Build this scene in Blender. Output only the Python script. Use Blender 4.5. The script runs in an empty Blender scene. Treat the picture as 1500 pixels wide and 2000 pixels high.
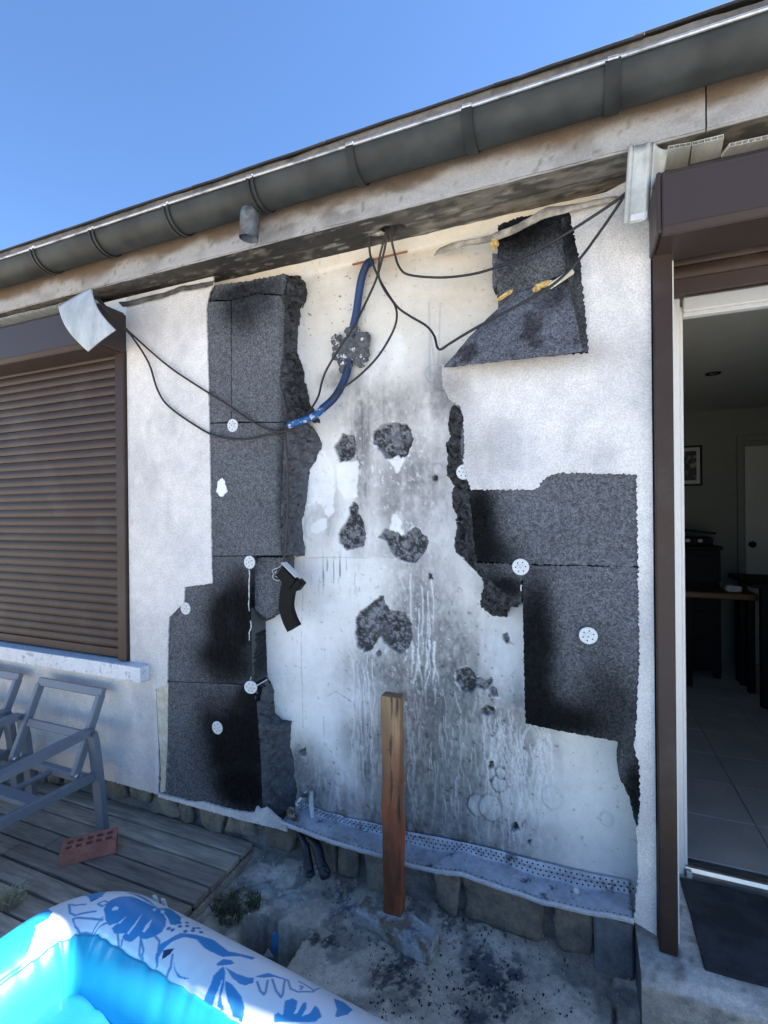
import bpy, bmesh, math, random
import numpy as np
from mathutils import Vector, Matrix, noise as mnoise
from mathutils.geometry import delaunay_2d_cdt

# ------------------------------------------------------------------ camera, sky, sun, exposure
SC = bpy.context.scene
COL = SC.collection
YAW, PITCH, ROLL = (math.radians(a) for a in (21.95, -0.11, -0.59))
FPX = 943.0                                   # focal length for a 1500 px wide frame
CAM = Vector((0.0, -1.8, 1.57))
_f = Vector((-math.sin(YAW)*math.cos(PITCH), math.cos(YAW)*math.cos(PITCH), math.sin(PITCH)))
_r = Vector((math.cos(YAW), math.sin(YAW), 0.0))
_u = _r.cross(_f)
_c, _s = math.cos(ROLL), math.sin(ROLL)
_r, _u = _c*_r + _s*_u, -_s*_r + _c*_u
cam_data = bpy.data.cameras.new('camera')
cam = bpy.data.objects.new('camera', cam_data)
COL.objects.link(cam)
cam.matrix_world = Matrix(((_r.x, _u.x, -_f.x, CAM.x), (_r.y, _u.y, -_f.y, CAM.y), (_r.z, _u.z, -_f.z, CAM.z), (0, 0, 0, 1)))
cam_data.sensor_fit = 'HORIZONTAL'
cam_data.sensor_width = 36.0
cam_data.lens = 36.0*FPX/1500.0
cam_data.clip_start = 0.02
cam_data.clip_end = 2000.0
SC.camera = cam

SUN_EL, SUN_AZ = math.radians(52), math.radians(72)      # azimuth clockwise from +Y
world = bpy.data.worlds.new('World')
SC.world = world
world.use_nodes = True
wn = world.node_tree.nodes
wn.clear()
sky = wn.new('ShaderNodeTexSky')
sky.sky_type = 'NISHITA'
sky.sun_disc = False
sky.sun_elevation = SUN_EL
sky.sun_rotation = SUN_AZ
sky.altitude = 0
sky.air_density = 1.0
sky.dust_density = 0.0
sky.ozone_density = 9.0
bg = wn.new('ShaderNodeBackground')
bg.inputs['Strength'].default_value = 0.068
wo = wn.new('ShaderNodeOutputWorld')
world.node_tree.links.new(sky.outputs[0], bg.inputs[0])
world.node_tree.links.new(bg.outputs[0], wo.inputs[0])
sun_data = bpy.data.lights.new('sun', 'SUN')
sun_data.energy = 5.0
sun_data.angle = math.radians(0.55)
sun_data.color = (1.0, 0.94, 0.84)
sun = bpy.data.objects.new('sun', sun_data)
COL.objects.link(sun)
to_sun = Vector((math.sin(SUN_AZ)*math.cos(SUN_EL), math.cos(SUN_AZ)*math.cos(SUN_EL), math.sin(SUN_EL)))
sun.rotation_euler = to_sun.to_track_quat('Z', 'Y').to_euler()
sun.location = (3, 3, 8)
SC.view_settings.view_transform = 'Standard'
SC.view_settings.look = 'None'
SC.view_settings.gamma = 1.0
SC.view_settings.use_curve_mapping = False
SC.view_settings.exposure = 2.12
SC.render.engine = 'CYCLES'
SC.cycles.use_denoising = True
SC.cycles.max_bounces = 8
SC.cycles.diffuse_bounces = 5

# ------------------------------------------------------------------ helpers: places
def ray(px, py):
    return _f + _r*((px - 750)/FPX) + _u*((1000 - py)/FPX)
def W(px, py, y=0.0):                          # point on the plane y = const
    d = ray(px, py)
    return CAM + d*((y - CAM.y)/d.y)
def G(px, py, z=0.0):                          # point on the plane z = const
    d = ray(px, py)
    return CAM + d*((z - CAM.z)/d.z)
def XP(px, py, x):                             # point on the plane x = const
    d = ray(px, py)
    return CAM + d*((x - CAM.x)/d.x)
def WXZ(pts, y=0.0):
    return [(W(a, b, y).x, W(a, b, y).z) for a, b in pts]

# ------------------------------------------------------------------ helpers: noise and rasters
def vnoise(x, y, seed=0):
    t = np.random.RandomState(seed).rand(256, 256)
    xi = np.floor(x).astype(int); yi = np.floor(y).astype(int)
    fx = x - xi; fy = y - yi
    fx = fx*fx*(3 - 2*fx); fy = fy*fy*(3 - 2*fy)
    a = t[xi % 256, yi % 256]; b = t[(xi+1) % 256, yi % 256]
    c = t[xi % 256, (yi+1) % 256]; d = t[(xi+1) % 256, (yi+1) % 256]
    return (a*(1-fx) + b*fx)*(1-fy) + (c*(1-fx) + d*fx)*fy
def fbm(x, y, seed=0, octv=4, gain=0.5):
    s = 0; amp = 1; tot = 0
    for k in range(octv):
        s = s + amp*vnoise(x*2**k + 13.7*k, y*2**k + 7.1*k, seed + k)
        tot += amp; amp *= gain
    return s/tot
def inpoly(x, y, poly):
    r = np.zeros(x.shape, bool)
    n = len(poly)
    for i in range(n):
        x1, y1 = poly[i]; x2, y2 = poly[(i+1) % n]
        if y1 == y2: continue
        c = ((y1 > y) != (y2 > y)) & (x < (x2-x1)*(y-y1)/(y2-y1) + x1)
        r ^= c
    return r
def segdist(x, y, pts, closed=False):
    d = np.full(x.shape, 1e9)
    m = len(pts)
    for i in range(m if closed else m-1):
        x1, y1 = pts[i]; x2, y2 = pts[(i+1) % m]
        dx, dy = x2-x1, y2-y1
        L = dx*dx + dy*dy + 1e-12
        t = np.clip(((x-x1)*dx + (y-y1)*dy)/L, 0, 1)
        d = np.minimum(d, np.hypot(x - x1 - t*dx, y - y1 - t*dy))
    return d
def sdist(x, y, poly):                         # signed, inside negative
    d = segdist(x, y, poly, True)
    return np.where(inpoly(x, y, poly), -d, d)
def sstep(a, b, v):
    t = np.clip((v - a)/(b - a), 0, 1)
    return t*t*(3 - 2*t)
def mixc(c, k, m):                             # c (...,3) toward colour k by mask m
    return c*(1 - m[..., None]) + np.array(k)*m[..., None]
def blob(x, y, cx, cy, rx, ry):
    return np.exp(-(((x-cx)/rx)**2 + ((y-cy)/ry)**2)*1.2)

# ------------------------------------------------------------------ helpers: objects
def tag(o, label=None, cat=None, group=None, kind=None):
    if label: o['label'] = label
    if cat: o['category'] = cat
    if group: o['group'] = group
    if kind: o['kind'] = kind
    return o
def adopt(o, parent):
    if parent is not None:
        o.parent = parent
        # parts carry world coordinates in their meshes: only a top-level Empty has a place of its own
        o.matrix_parent_inverse = Matrix.Translation(-parent.location) if parent.parent is None else Matrix.Identity(4)
    return o
def thing(name, label, cat, loc, group=None):
    e = bpy.data.objects.new(name, None)
    e.empty_display_size = 0.05
    e.location = loc
    COL.objects.link(e)
    return tag(e, label, cat, group)
def obj(name, me, mat=None, parent=None, smooth=False):
    if mat is not None and len(me.materials) == 0:
        for m in (mat if isinstance(mat, (list, tuple)) else [mat]):
            me.materials.append(m)
    if smooth:
        me.polygons.foreach_set('use_smooth', [True]*len(me.polygons))
    o = bpy.data.objects.new(name, me)
    COL.objects.link(o)
    return adopt(o, parent)
def setcol(me, cols):
    a = me.color_attributes.new('Col', 'FLOAT_COLOR', 'POINT')
    c = np.ones((len(me.vertices), 4), np.float32)
    c[:, :3] = np.asarray(cols, np.float32).reshape(-1, 3)
    a.data.foreach_set('color', c.ravel())
def gridmesh(name, V, cols=None, flip=False, wrap=False):
    n, m = V.shape[:2]
    me = bpy.data.meshes.new(name)
    idx = np.arange(n*m).reshape(n, m)
    if wrap: idx = np.concatenate([idx, idx[:, :1]], 1)
    q = np.stack([idx[:-1, :-1], idx[1:, :-1], idx[1:, 1:], idx[:-1, 1:]], -1).reshape(-1, 4)
    if flip: q = q[:, ::-1]
    me.vertices.add(n*m)
    me.vertices.foreach_set('co', np.ascontiguousarray(V, np.float32).ravel())
    me.loops.add(q.size)
    me.loops.foreach_set('vertex_index', np.ascontiguousarray(q, np.int32).ravel())
    me.polygons.add(len(q))
    me.polygons.foreach_set('loop_start', np.arange(0, q.size, 4, dtype=np.int32))
    me.update(calc_edges=True)
    me.validate()
    if cols is not None: setcol(me, cols)
    return me
def pymesh(name, verts, faces, cols=None):
    me = bpy.data.meshes.new(name)
    me.from_pydata([tuple(v) for v in verts], [], faces)
    me.update()
    if cols is not None: setcol(me, cols)
    return me
def box_me(name, x0, x1, y0, y1, z0, z1, bevel=0.0, seg=1, wob=0.0, seed=0, cuts=0):
    bm = bmesh.new()
    bmesh.ops.create_cube(bm, size=1.0)
    for v in bm.verts:
        v.co = Vector(((x0+x1)/2 + v.co.x*(x1-x0), (y0+y1)/2 + v.co.y*(y1-y0), (z0+z1)/2 + v.co.z*(z1-z0)))
    if cuts:
        bmesh.ops.subdivide_edges(bm, edges=bm.edges[:], cuts=cuts, use_grid_fill=True)
    if bevel:
        es = [e for e in bm.edges if e.calc_face_angle(0) > 0.5]
        bmesh.ops.bevel(bm, geom=es, offset=bevel, segments=seg, affect='EDGES', profile=0.6)
    if wob:
        for v in bm.verts:
            v.co += mnoise.noise_vector(v.co*9 + Vector((seed*3.1, seed, 0)))*wob
    me = bpy.data.meshes.new(name)
    bm.to_mesh(me); bm.free()
    return me
def box(name, x0, x1, y0, y1, z0, z1, mat, parent=None, bevel=0.0, **k):
    return obj(name, box_me(name, x0, x1, y0, y1, z0, z1, bevel, **k), mat, parent)
def bar(name, p0, p1, w, h, mat, parent, up=(0, 0, 1), bevel=0.004):
    p0, p1 = Vector(p0), Vector(p1)
    d = (p1 - p0); L = d.length; d.normalize()
    s = d.cross(Vector(up)).normalized(); t = s.cross(d)
    me = box_me(name, -w/2, w/2, 0, L, -h/2, h/2, bevel)
    me.transform(Matrix(((s.x, d.x, t.x, p0.x), (s.y, d.y, t.y, p0.y), (s.z, d.z, t.z, p0.z), (0, 0, 0, 1))))
    return obj(name, me, mat, parent)
def smooth_path(pts, n=10):
    P = [Vector(p) for p in pts]
    P = [P[0]*2 - P[1]] + P + [P[-1]*2 - P[-2]]
    out = []
    for i in range(1, len(P)-2):
        a, b, c, d = P[i-1:i+3]
        for k in range(n):
            t = k/n
            out.append(0.5*((2*b) + (c-a)*t + (2*a-5*b+4*c-d)*t*t + (3*b-a-3*c+d)*t**3))
    out.append(P[-2])
    return out
def sweep(name, path, rad, sides=8, section=None, wrapcap=True):
    """Tube (or any closed section) carried along a path with parallel transport."""
    n = len(path)
    T = [(path[min(i+1, n-1)] - path[max(i-1, 0)]).normalized() for i in range(n)]
    ref = Vector((0, 0, 1)) if abs(T[0].z) < 0.8 else Vector((0, 1, 0))
    N = (ref - T[0]*ref.dot(T[0])).normalized()
    V = []
    for i in range(n):
        N = (N - T[i]*N.dot(T[i])).normalized()
        B = T[i].cross(N)
        r = rad(i/(n-1)) if callable(rad) else rad
        if section is None:
            V.append([path[i] + (N*math.cos(a) + B*math.sin(a))*r for a in (2*math.pi*k/sides for k in range(sides))])
        else:
            V.append([path[i] + N*a*r + B*b*r for a, b in section])
    m = len(V[0])
    vs = [v for row in V for v in row]
    fs = [(i*m+k, i*m+(k+1) % m, (i+1)*m+(k+1) % m, (i+1)*m+k) for i in range(n-1) for k in range(m)]
    fs += [tuple(range(m))[::-1], tuple((n-1)*m+k for k in range(m))]
    return pymesh(name, vs, fs)
def tube(name, pts, r, mat, parent=None, sides=8, n=10, smooth=True):
    return obj(name, sweep(name, smooth_path(pts, n), r, sides), mat, parent, smooth)
def lathe(name, prof, sides=24):
    vs, fs = [], []
    for (r, h) in prof:
        for k in range(sides):
            a = 2*math.pi*k/sides
            vs.append((r*math.cos(a), r*math.sin(a), h))
    m = len(prof)
    for i in range(m-1):
        for k in range(sides):
            fs.append((i*sides+k, i*sides+(k+1) % sides, (i+1)*sides+(k+1) % sides, (i+1)*sides+k))
    fs.append(tuple(range(sides))[::-1]); fs.append(tuple((m-1)*sides+k for k in range(sides)))
    return pymesh(name, vs, fs)
def densify(poly, step, jit, rng, smooth_edges=()):
    out = []
    n = len(poly)
    for i in range(n):
        a = np.array(poly[i]); b = np.array(poly[(i+1) % n])
        L = np.linalg.norm(b-a); k = max(1, int(L/step))
        nrm = np.array([-(b-a)[1], (b-a)[0]])/max(L, 1e-9)
        j = 0.0 if i in smooth_edges else jit
        for q in range(k):
            p = a + (b-a)*q/k
            if q or i not in smooth_edges and (i-1) not in smooth_edges:
                p = p + nrm*rng.uniform(-j, j)*(1.6 if rng.rand() < .2 else 1)
            out.append((float(p[0]), float(p[1])))
    return out
def slab(name, poly, yf, yb, mat, parent=None, step=0.008, jit=0.002, grid=0.02, colf=None, seed=0, bulge=None, smooth_edges=(), shade=True):
    """A sheet standing in the wall plane: outline in (x, z), real thickness from yf (front) to yb."""
    rng = np.random.RandomState(seed + 5)
    bd = densify(poly, step, jit, rng, smooth_edges)
    B = np.array(bd)
    x0, z0 = B.min(0); x1, z1 = B.max(0)
    gx, gz = np.meshgrid(np.arange(x0, x1, grid), np.arange(z0, z1, grid))
    gx = gx + rng.uniform(-.2, .2, gx.shape)*grid; gz = gz + rng.uniform(-.2, .2, gz.shape)*grid
    keep = sdist(gx.ravel(), gz.ravel(), bd) < -0.4*grid
    ip = [(float(a), float(b)) for a, b in zip(gx.ravel()[keep], gz.ravel()[keep])]
    nb = len(bd)
    vs, _, fs, ov, _, _ = delaunay_2d_cdt([Vector(p) for p in bd + ip], [], [list(range(nb))], 1, 1e-6)
    X = np.array([v[0] for v in vs]); Z = np.array([v[1] for v in vs])
    Y = np.full(len(X), yf)
    if bulge is not None: Y = Y + bulge(X, Z)
    verts = [(a, b, c) for a, b, c in zip(X, Y, Z)]
    faces = []
    for f in fs:
        a, b, c = (vs[i] for i in f)
        ar = (b[0]-a[0])*(c[1]-a[1]) - (b[1]-a[1])*(c[0]-a[0])
        faces.append(tuple(f) if ar > 0 else tuple(reversed(f)))
    # rim: map input boundary vertices to output ones
    back = {}
    for oi, srcs in enumerate(ov):
        for si in srcs:
            if si < nb and si not in back: back[si] = oi
    loop = []
    for i in range(nb):
        if i in back and (not loop or loop[-1] != back[i]): loop.append(back[i])
    if len(loop) > 1 and loop[0] == loop[-1]: loop.pop()
    base = len(verts)
    off = (yb - yf)
    for i in loop: verts.append((X[i], Y[i] + off, Z[i]))
    A2 = sum(X[loop[i]]*Z[loop[(i+1) % len(loop)]] - X[loop[(i+1) % len(loop)]]*Z[loop[i]] for i in range(len(loop)))
    m = len(loop)
    for i in range(m):
        j = (i+1) % m
        q = (loop[i], base+i, base+j, loop[j])
        faces.append(q if A2 > 0 else q[::-1])
    cols = None
    if colf is not None:
        VX = np.array(verts)
        cols = colf(VX[:, 0], VX[:, 2])
    me = pymesh(name, verts, faces, cols)
    o = obj(name, me, mat, parent)
    return o
def resample(pts, n):
    P = np.array(pts, float)
    s = np.r_[0, np.cumsum(np.linalg.norm(np.diff(P, axis=0), axis=1))]
    t = np.linspace(0, s[-1], n)
    return np.stack([np.interp(t, s, P[:, k]) for k in range(P.shape[1])], 1)
def torn(name, front, back, yf, yb, mat, parent, rough=0.014, seed=0, nv=20, step=0.005, colf=None):
    """A torn, crumbly flank of an insulation panel between its front edge and its footprint on the wall."""
    A = np.array([tuple(W(a, b, yf)) for a, b in front]); Bk = np.array([tuple(W(a, b, yb)) for a, b in back])
    L = max(np.linalg.norm(np.diff(A, axis=0), axis=1).sum(), np.linalg.norm(np.diff(Bk, axis=0), axis=1).sum())
    n = max(6, int(L/step))
    A = resample(A, n); Bk = resample(Bk, n)
    t = np.linspace(0, 1, nv)[None, :, None]
    V = A[:, None]*(1-t) + Bk[:, None]*t
    V[:, :, 1] -= 0.022*np.sin(math.pi*t[:, :, 0])*(0.4 + fbm(np.arange(n)*.13 + seed, np.zeros(n), seed, 2))[:, None]
    for i in range(n):
        for j in range(nv):
            w = .45 + .75*math.sin(math.pi*j/(nv-1)) if j else .12
            p = Vector(V[i, j])
            d = mnoise.noise_vector(p*20 + Vector((seed, 0, 0)))*rough*1.1 + mnoise.noise_vector(p*52 + Vector((0, seed, 0)))*rough*.75 + mnoise.noise_vector(p*120 + Vector((0, 0, seed)))*rough*.45
            cr = abs(mnoise.noise(p*26 + Vector((seed*2, 0, 0))))            # crevices between crumbs
            d.y += rough*1.1*max(0, .22 - cr)/.22
            V[i, j] = p + d*w
    return obj(name, gridmesh(name, V), mat, parent)

# ------------------------------------------------------------------ helpers: materials
class NT:
    def __init__(s, name):
        s.m = bpy.data.materials.new(name); s.m.use_nodes = True
        s.t = s.m.node_tree; s.n = s.t.nodes; s.b = s.n['Principled BSDF']
    def new(s, k, **kw):
        x = s.n.new(k)
        for a, v in kw.items(): setattr(x, a, v)
        return x
    def link(s, a, b): s.t.links.new(a, b)
    def pos(s, scale=(1, 1, 1)):
        g = s.new('ShaderNodeNewGeometry')
        mp = s.new('ShaderNodeMapping')
        mp.inputs['Scale'].default_value = scale
        s.link(g.outputs['Position'], mp.inputs['Vector'])
        return mp.outputs[0]
    def noise(s, scale, detail=4, rough=.55, stretch=(1, 1, 1)):
        x = s.new('ShaderNodeTexNoise')
        x.inputs['Scale'].default_value = scale; x.inputs['Detail'].default_value = detail; x.inputs['Roughness'].default_value = rough
        s.link(s.pos(stretch), x.inputs['Vector'])
        return x.outputs['Fac']
    def mrange(s, v, a, b, c, d):
        x = s.new('ShaderNodeMapRange')
        for k, q in zip(('From Min', 'From Max', 'To Min', 'To Max'), (a, b, c, d)): x.inputs[k].default_value = q
        s.link(v, x.inputs['Value'])
        return x.outputs[0]
    def mixrgb(s, fac, a, b, mode='MIX'):
        x = s.new('ShaderNodeMix', data_type='RGBA', blend_type=mode)
        for sock, v in ((x.inputs[0], fac), (x.inputs[6], a), (x.inputs[7], b)):
            if isinstance(v, (int, float)): sock.default_value = v
            elif isinstance(v, tuple): sock.default_value = (*v[:3], 1)
            else: s.link(v, sock)
        return x.outputs[2]
def mat(name, col=(.5, .5, .5), col2=None, mask=(4, .45, .6), grain=(200, .15), grain2=None, rough=.8, metal=0.0, spec=.5,
        bump=None, attr=False, stretch=(1, 1, 1), rvar=0.0, coat=0.0, dirt=None):
    """col/col2 blended by a large noise; grain = (scale, amount) multiplies; bump = [(scale, strength, distance)]."""
    s = NT(name)
    if attr:
        a = s.new('ShaderNodeVertexColor'); a.layer_name = 'Col'
        c = a.outputs['Color']
    else:
        r = s.new('ShaderNodeRGB'); r.outputs[0].default_value = (*col, 1); c = r.outputs[0]
    if col2 is not None:
        c = s.mixrgb(s.mrange(s.noise(mask[0], 6, .6, stretch), mask[1], mask[2], 0, 1), c, tuple(col2))
    if dirt is not None:                        # (colour, scale, from, to, amount)
        c = s.mixrgb(s.mrange(s.noise(dirt[1], 8, .65, stretch), dirt[2], dirt[3], 0, dirt[4]), c, tuple(dirt[0]))
    for g in (grain, grain2):
        if g:
            k = s.mrange(s.noise(g[0], 3, .6, stretch), .25, .75, 1-g[1], 1+g[1])
            cm = s.new('ShaderNodeCombineColor')
            for i in range(3): s.link(k, cm.inputs[i])
            c = s.mixrgb(1.0, c, cm.outputs[0], 'MULTIPLY')
    if rvar:
        oi = s.new('ShaderNodeObjectInfo')
        k = s.mrange(oi.outputs['Random'], 0, 1, 1-rvar, 1+rvar)
        cm = s.new('ShaderNodeCombineColor')
        for i in range(3): s.link(k, cm.inputs[i])
        c = s.mixrgb(1.0, c, cm.outputs[0], 'MULTIPLY')
    s.link(c, s.b.inputs['Base Color'])
    s.b.inputs['Roughness'].default_value = rough
    s.b.inputs['Metallic'].default_value = metal
    s.b.inputs['Specular IOR Level'].default_value = spec
    if coat: s.b.inputs['Coat Weight'].default_value = coat
    prev = None
    for (sc, st, di) in (bump or []):
        bp = s.new('ShaderNodeBump')
        bp.inputs['Strength'].default_value = st; bp.inputs['Distance'].default_value = di
        s.link(s.noise(sc, 4, .6, stretch), bp.inputs['Height'])
        if prev is not None: s.link(prev, bp.inputs['Normal'])
        prev = bp.outputs[0]
    if prev is not None: s.link(prev, s.b.inputs['Normal'])
    return s.m
def eps_mat(name, rough=.9):
    """Grey bead foam: soot from the mesh colours, beads from a cell pattern, melted skin where it is burnt black."""
    s = NT(name)
    a = s.new('ShaderNodeVertexColor'); a.layer_name = 'Col'
    lum = s.new('ShaderNodeRGBToBW'); s.link(a.outputs['Color'], lum.inputs[0])
    burnt = s.mrange(lum.outputs[0], .018, .060, 1, 0)
    v = s.new('ShaderNodeTexVoronoi'); v.inputs['Scale'].default_value = 175
    s.link(s.pos(), v.inputs['Vector'])
    bw = s.new('ShaderNodeRGBToBW'); s.link(v.outputs['Color'], bw.inputs[0])
    k = s.mrange(bw.outputs[0], .2, .8, .58, 1.45)
    k2 = s.mrange(s.noise(48, 4, .65), .3, .7, .78, 1.22)
    mu = s.new('ShaderNodeMath', operation='MULTIPLY'); s.link(k, mu.inputs[0]); s.link(k2, mu.inputs[1])
    cm = s.new('ShaderNodeCombineColor')
    for i in range(3): s.link(mu.outputs[0], cm.inputs[i])
    c = s.mixrgb(1.0, a.outputs['Color'], cm.outputs[0], 'MULTIPLY')
    fl = s.mrange(s.noise(210, 2, .5), .66, .70, 0, .55)
    fm = s.new('ShaderNodeMath', operation='MULTIPLY'); s.link(fl, fm.inputs[0]); s.link(s.mrange(burnt, 0, 1, 1, 0), fm.inputs[1])
    c = s.mixrgb(fm.outputs[0], c, (.30, .31, .33))
    s.link(c, s.b.inputs['Base Color'])
    s.link(s.mrange(burnt, 0, 1, rough, .7), s.b.inputs['Roughness'])
    s.link(s.mrange(burnt, 0, 1, .22, .06), s.b.inputs['Specular IOR Level'])
    b1 = s.new('ShaderNodeBump'); b1.inputs['Strength'].default_value = .6; b1.inputs['Distance'].default_value = .004
    s.link(v.outputs['Distance'], b1.inputs['Height']); b1.invert = True
    w = s.new('ShaderNodeTexVoronoi'); w.feature = 'SMOOTH_F1'; w.inputs['Scale'].default_value = 48
    s.link(s.pos((1, 1, .75)), w.inputs['Vector'])
    b2 = s.new('ShaderNodeBump'); b2.inputs['Distance'].default_value = .016
    s.link(s.mrange(burnt, 0, 1, .12, .8), b2.inputs['Strength'])
    s.link(w.outputs['Distance'], b2.inputs['Height']); s.link(b1.outputs[0], b2.inputs['Normal'])
    s.link(b2.outputs[0], s.b.inputs['Normal'])
    return s.m

M = {}
M['plaster'] = mat('old_plaster', attr=True, grain=(160, .06), grain2=(25, .05), rough=.75, bump=[(180, .25, .002), (18, .15, .006)])
M['coat'] = mat('white_render_coat', attr=True, grain=(190, .26), grain2=(18, .09), rough=.92, bump=[(230, .9, .004), (60, .3, .004)])
M['eps'] = eps_mat('grey_bead_foam')
M['torn'] = mat('torn_foam', (.062, .063, .066), (.018, .018, .019), (34, .38, .62), (120, .55), rough=.97, bump=[(60, 1.0, .014), (180, .9, .006)])
M['torn_light'] = mat('torn_foam_grey', (.105, .112, .123), (.07, .074, .08), (30, .4, .6), (120, .4), rough=.97, bump=[(45, .9, .012), (180, .8, .005)], dirt=((.012, .012, .013), 16, .60, .66, .85))
M['foam_smooth'] = mat('cut_foam', (.055, .06, .066), grain=(140, .12), rough=.8, bump=[(150, .2, .001)])
M['yellow_foam'] = mat('yellow_foam', (.55, .38, .14), (.30, .19, .06), (60, .45, .6), (200, .3), rough=.95, bump=[(90, .8, .006)])
M['adhesive'] = mat('dried_adhesive', (.42, .39, .29), (.55, .53, .45), (25, .4, .6), (150, .2), rough=.95, bump=[(120, .6, .004)])
M['concrete'] = mat('painted_concrete', attr=True, grain=(120, .13), grain2=(30, .08), rough=.9, bump=[(120, .35, .003), (20, .25, .01)])
M['ground'] = mat('rough_concrete', attr=True, grain=(220, .22), grain2=(45, .22), rough=.92, bump=[(150, .6, .004), (35, .5, .012)])
M['zinc'] = mat('weathered_zinc', (.036, .041, .039), (.020, .022, .021), (5, .45, .62), (40, .18), grain2=(9, .2), rough=.6, metal=.15, spec=.35, bump=[(15, .3, .005), (60, .2, .002)])
M['zinc_rim'] = mat('zinc_bead', (.42, .43, .42), (.20, .21, .21), (12, .5, .65), (60, .2), rough=.35, metal=.7)
M['roof_edge'] = mat('roof_edge_board', (.16, .155, .15), (.07, .07, .07), (9, .45, .65), (60, .25), rough=.9, bump=[(40, .4, .006)])
M['slate'] = mat('bitumen_slate', (.022, .024, .028), (.05, .05, .05), (8, .5, .7), (90, .25), rough=.85, bump=[(60, .4, .004)])
M['brown'] = mat('brown_lacquer', (.038, .023, .017), (.033, .020, .015), (3, .4, .6), (70, .10), rough=.5, spec=.3, rvar=.10, dirt=((.085, .075, .068), 3.5, .52, .75, .45))
M['brown_box'] = mat('brown_box_lacquer', (.040, .028, .024), grain=(90, .05), rough=.42, spec=.35)
M['pvc'] = mat('aged_white_pvc', (.52, .53, .49), (.36, .37, .33), (7, .45, .65), (60, .1), rough=.5, stretch=(1, .3, 1))
M['pvc_grey'] = mat('dull_pvc', (.40, .42, .40), (.28, .29, .27), (10, .4, .65), (60, .12), rough=.55, stretch=(3, 1, .5))
M['black'] = mat('black_plastic', (.005, .005, .006), grain=(60, .3), rough=.55, spec=.12)
M['cable'] = mat('black_cable', (.011, .010, .010), (.025, .018, .015), (12, .5, .7), None, rough=.5)
M['white_plastic'] = mat('white_plastic', (.56, .575, .57), grain=(120, .08), rough=.5)
M['hole'] = mat('dark_hole', (.015, .016, .018), grain=None, rough=.9)
M['stone'] = mat('plinth_stone', (.27, .23, .17), (.16, .145, .12), (12, .42, .62), (70, .25), rough=.92, rvar=.25, bump=[(50, .6, .01), (160, .4, .003)])
M['mortar'] = mat('mortar', (.21, .205, .19), (.14, .135, .13), (12, .4, .6), (90, .25), rough=.95, bump=[(60, .6, .008)])
M['deck'] = mat('grey_deck_wood', (.42, .33, .245), (.26, .205, .155), (3.5, .4, .65), (30, .38), grain2=(90, .3), rough=.85, rvar=.32, stretch=(.10, 1, 1), bump=[(60, .35, .003)], dirt=((.50, .45, .39), 1.6, .6, .75, .5))
M['post'] = mat('rust_brown_wood', (.21, .075, .026), (.12, .045, .018), (7, .42, .62), (35, .25), grain2=(90, .15), rough=.6, stretch=(1, 1, .22), bump=[(40, .4, .004)])
M['frame_grey'] = mat('grey_powder_coat', (.17, .185, .21), grain=(60, .05), rough=.45)
M['brick'] = mat('red_brick', (.46, .18, .12), (.36, .13, .09), (18, .4, .6), (120, .2), rough=.9, bump=[(90, .5, .003)])
M['mat'] = mat('charcoal_doormat', (.03, .031, .034), (.055, .056, .06), (9, .45, .62), (260, .45), rough=1.0, bump=[(350, 1.0, .006)])
M['white_frame'] = mat('white_door_frame', (.70, .71, .69), grain=(60, .04), rough=.45)
M['alu'] = mat('alu_threshold', (.55, .57, .58), grain=(60, .1), rough=.3, metal=.9, stretch=(.1, 1, 1))
M['rail'] = mat('galvanised_rail', (.50, .51, .55), (.34, .35, .37), (9, .45, .62), (60, .15), grain2=(20, .15), rough=.45, metal=.25, bump=[(25, .25, .004)], dirt=((.03, .03, .03), 22, .56, .66, .85))
M['conduit'] = mat('blue_conduit', (.006, .034, .115), (.004, .020, .060), (8, .45, .6), (80, .15), rough=.5)
M['conduit_white'] = mat('scuffed_conduit', (.45, .55, .66), grain=(80, .2), rough=.6)
M['rubble'] = mat('wood_block_painted', (.46, .46, .45), (.22, .17, .12), (14, .45, .58), (80, .3), rough=.95, bump=[(50, .9, .012)], dirt=((.08, .11, .18), 8, .55, .66, .7))
M['rust'] = mat('rusty_lath', (.28, .10, .03), grain=(60, .3), rough=.9)
M['char'] = mat('charred_plastic', (.012, .013, .016), (.03, .035, .045), (25, .5, .65), (90, .3), rough=.45, bump=[(40, .6, .008)])
M['room_wall'] = mat('room_wall_paint', (.19, .19, .16), grain=(6, .06), rough=.9)
M['room_ceiling'] = mat('room_ceiling_paint', (.42, .41, .35), grain=(6, .05), rough=.7)
M['tile'] = mat('floor_tile', (.58, .53, .46), (.50, .46, .40), (5, .4, .6), (40, .06), rough=.25, rvar=.05)
M['grout'] = mat('grout', (.10, .095, .09), grain=(60, .2), rough=.95)
M['dark_wood'] = mat('dark_wood', (.006, .005, .0045), grain=(20, .2), rough=.65, spec=.2)
M['warm_wood'] = mat('warm_wood', (.12, .05, .015), grain=(20, .25), rough=.5, stretch=(.2, 1, 1))
M['paper'] = mat('paper', (.45, .45, .42), grain=(20, .05), rough=.8)
M['grass'] = mat('grass', (.045, .075, .02), (.09, .09, .035), (30, .4, .6), (120, .3), rough=.8)
M['straw'] = mat('straw', (.42, .38, .24), grain=(90, .2), rough=.9)
M['vinyl'] = mat('pool_vinyl', attr=True, grain=None, rough=.32, bump=[(14, .12, .006)])
M['blue_bit'] = mat('blue_plastic', (.02, .22, .55), grain=None, rough=.35)
M['masonry'] = mat('masonry', (.35, .33, .30), grain=(30, .2), rough=.95)
random.seed(7)
# ================================================================== THE SETTING
GZ = -0.06                                     # concrete yard
WY = 0.12                                      # face of the old wall behind the insulation
SOF = 2.70                                     # underside of the eaves

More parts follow.
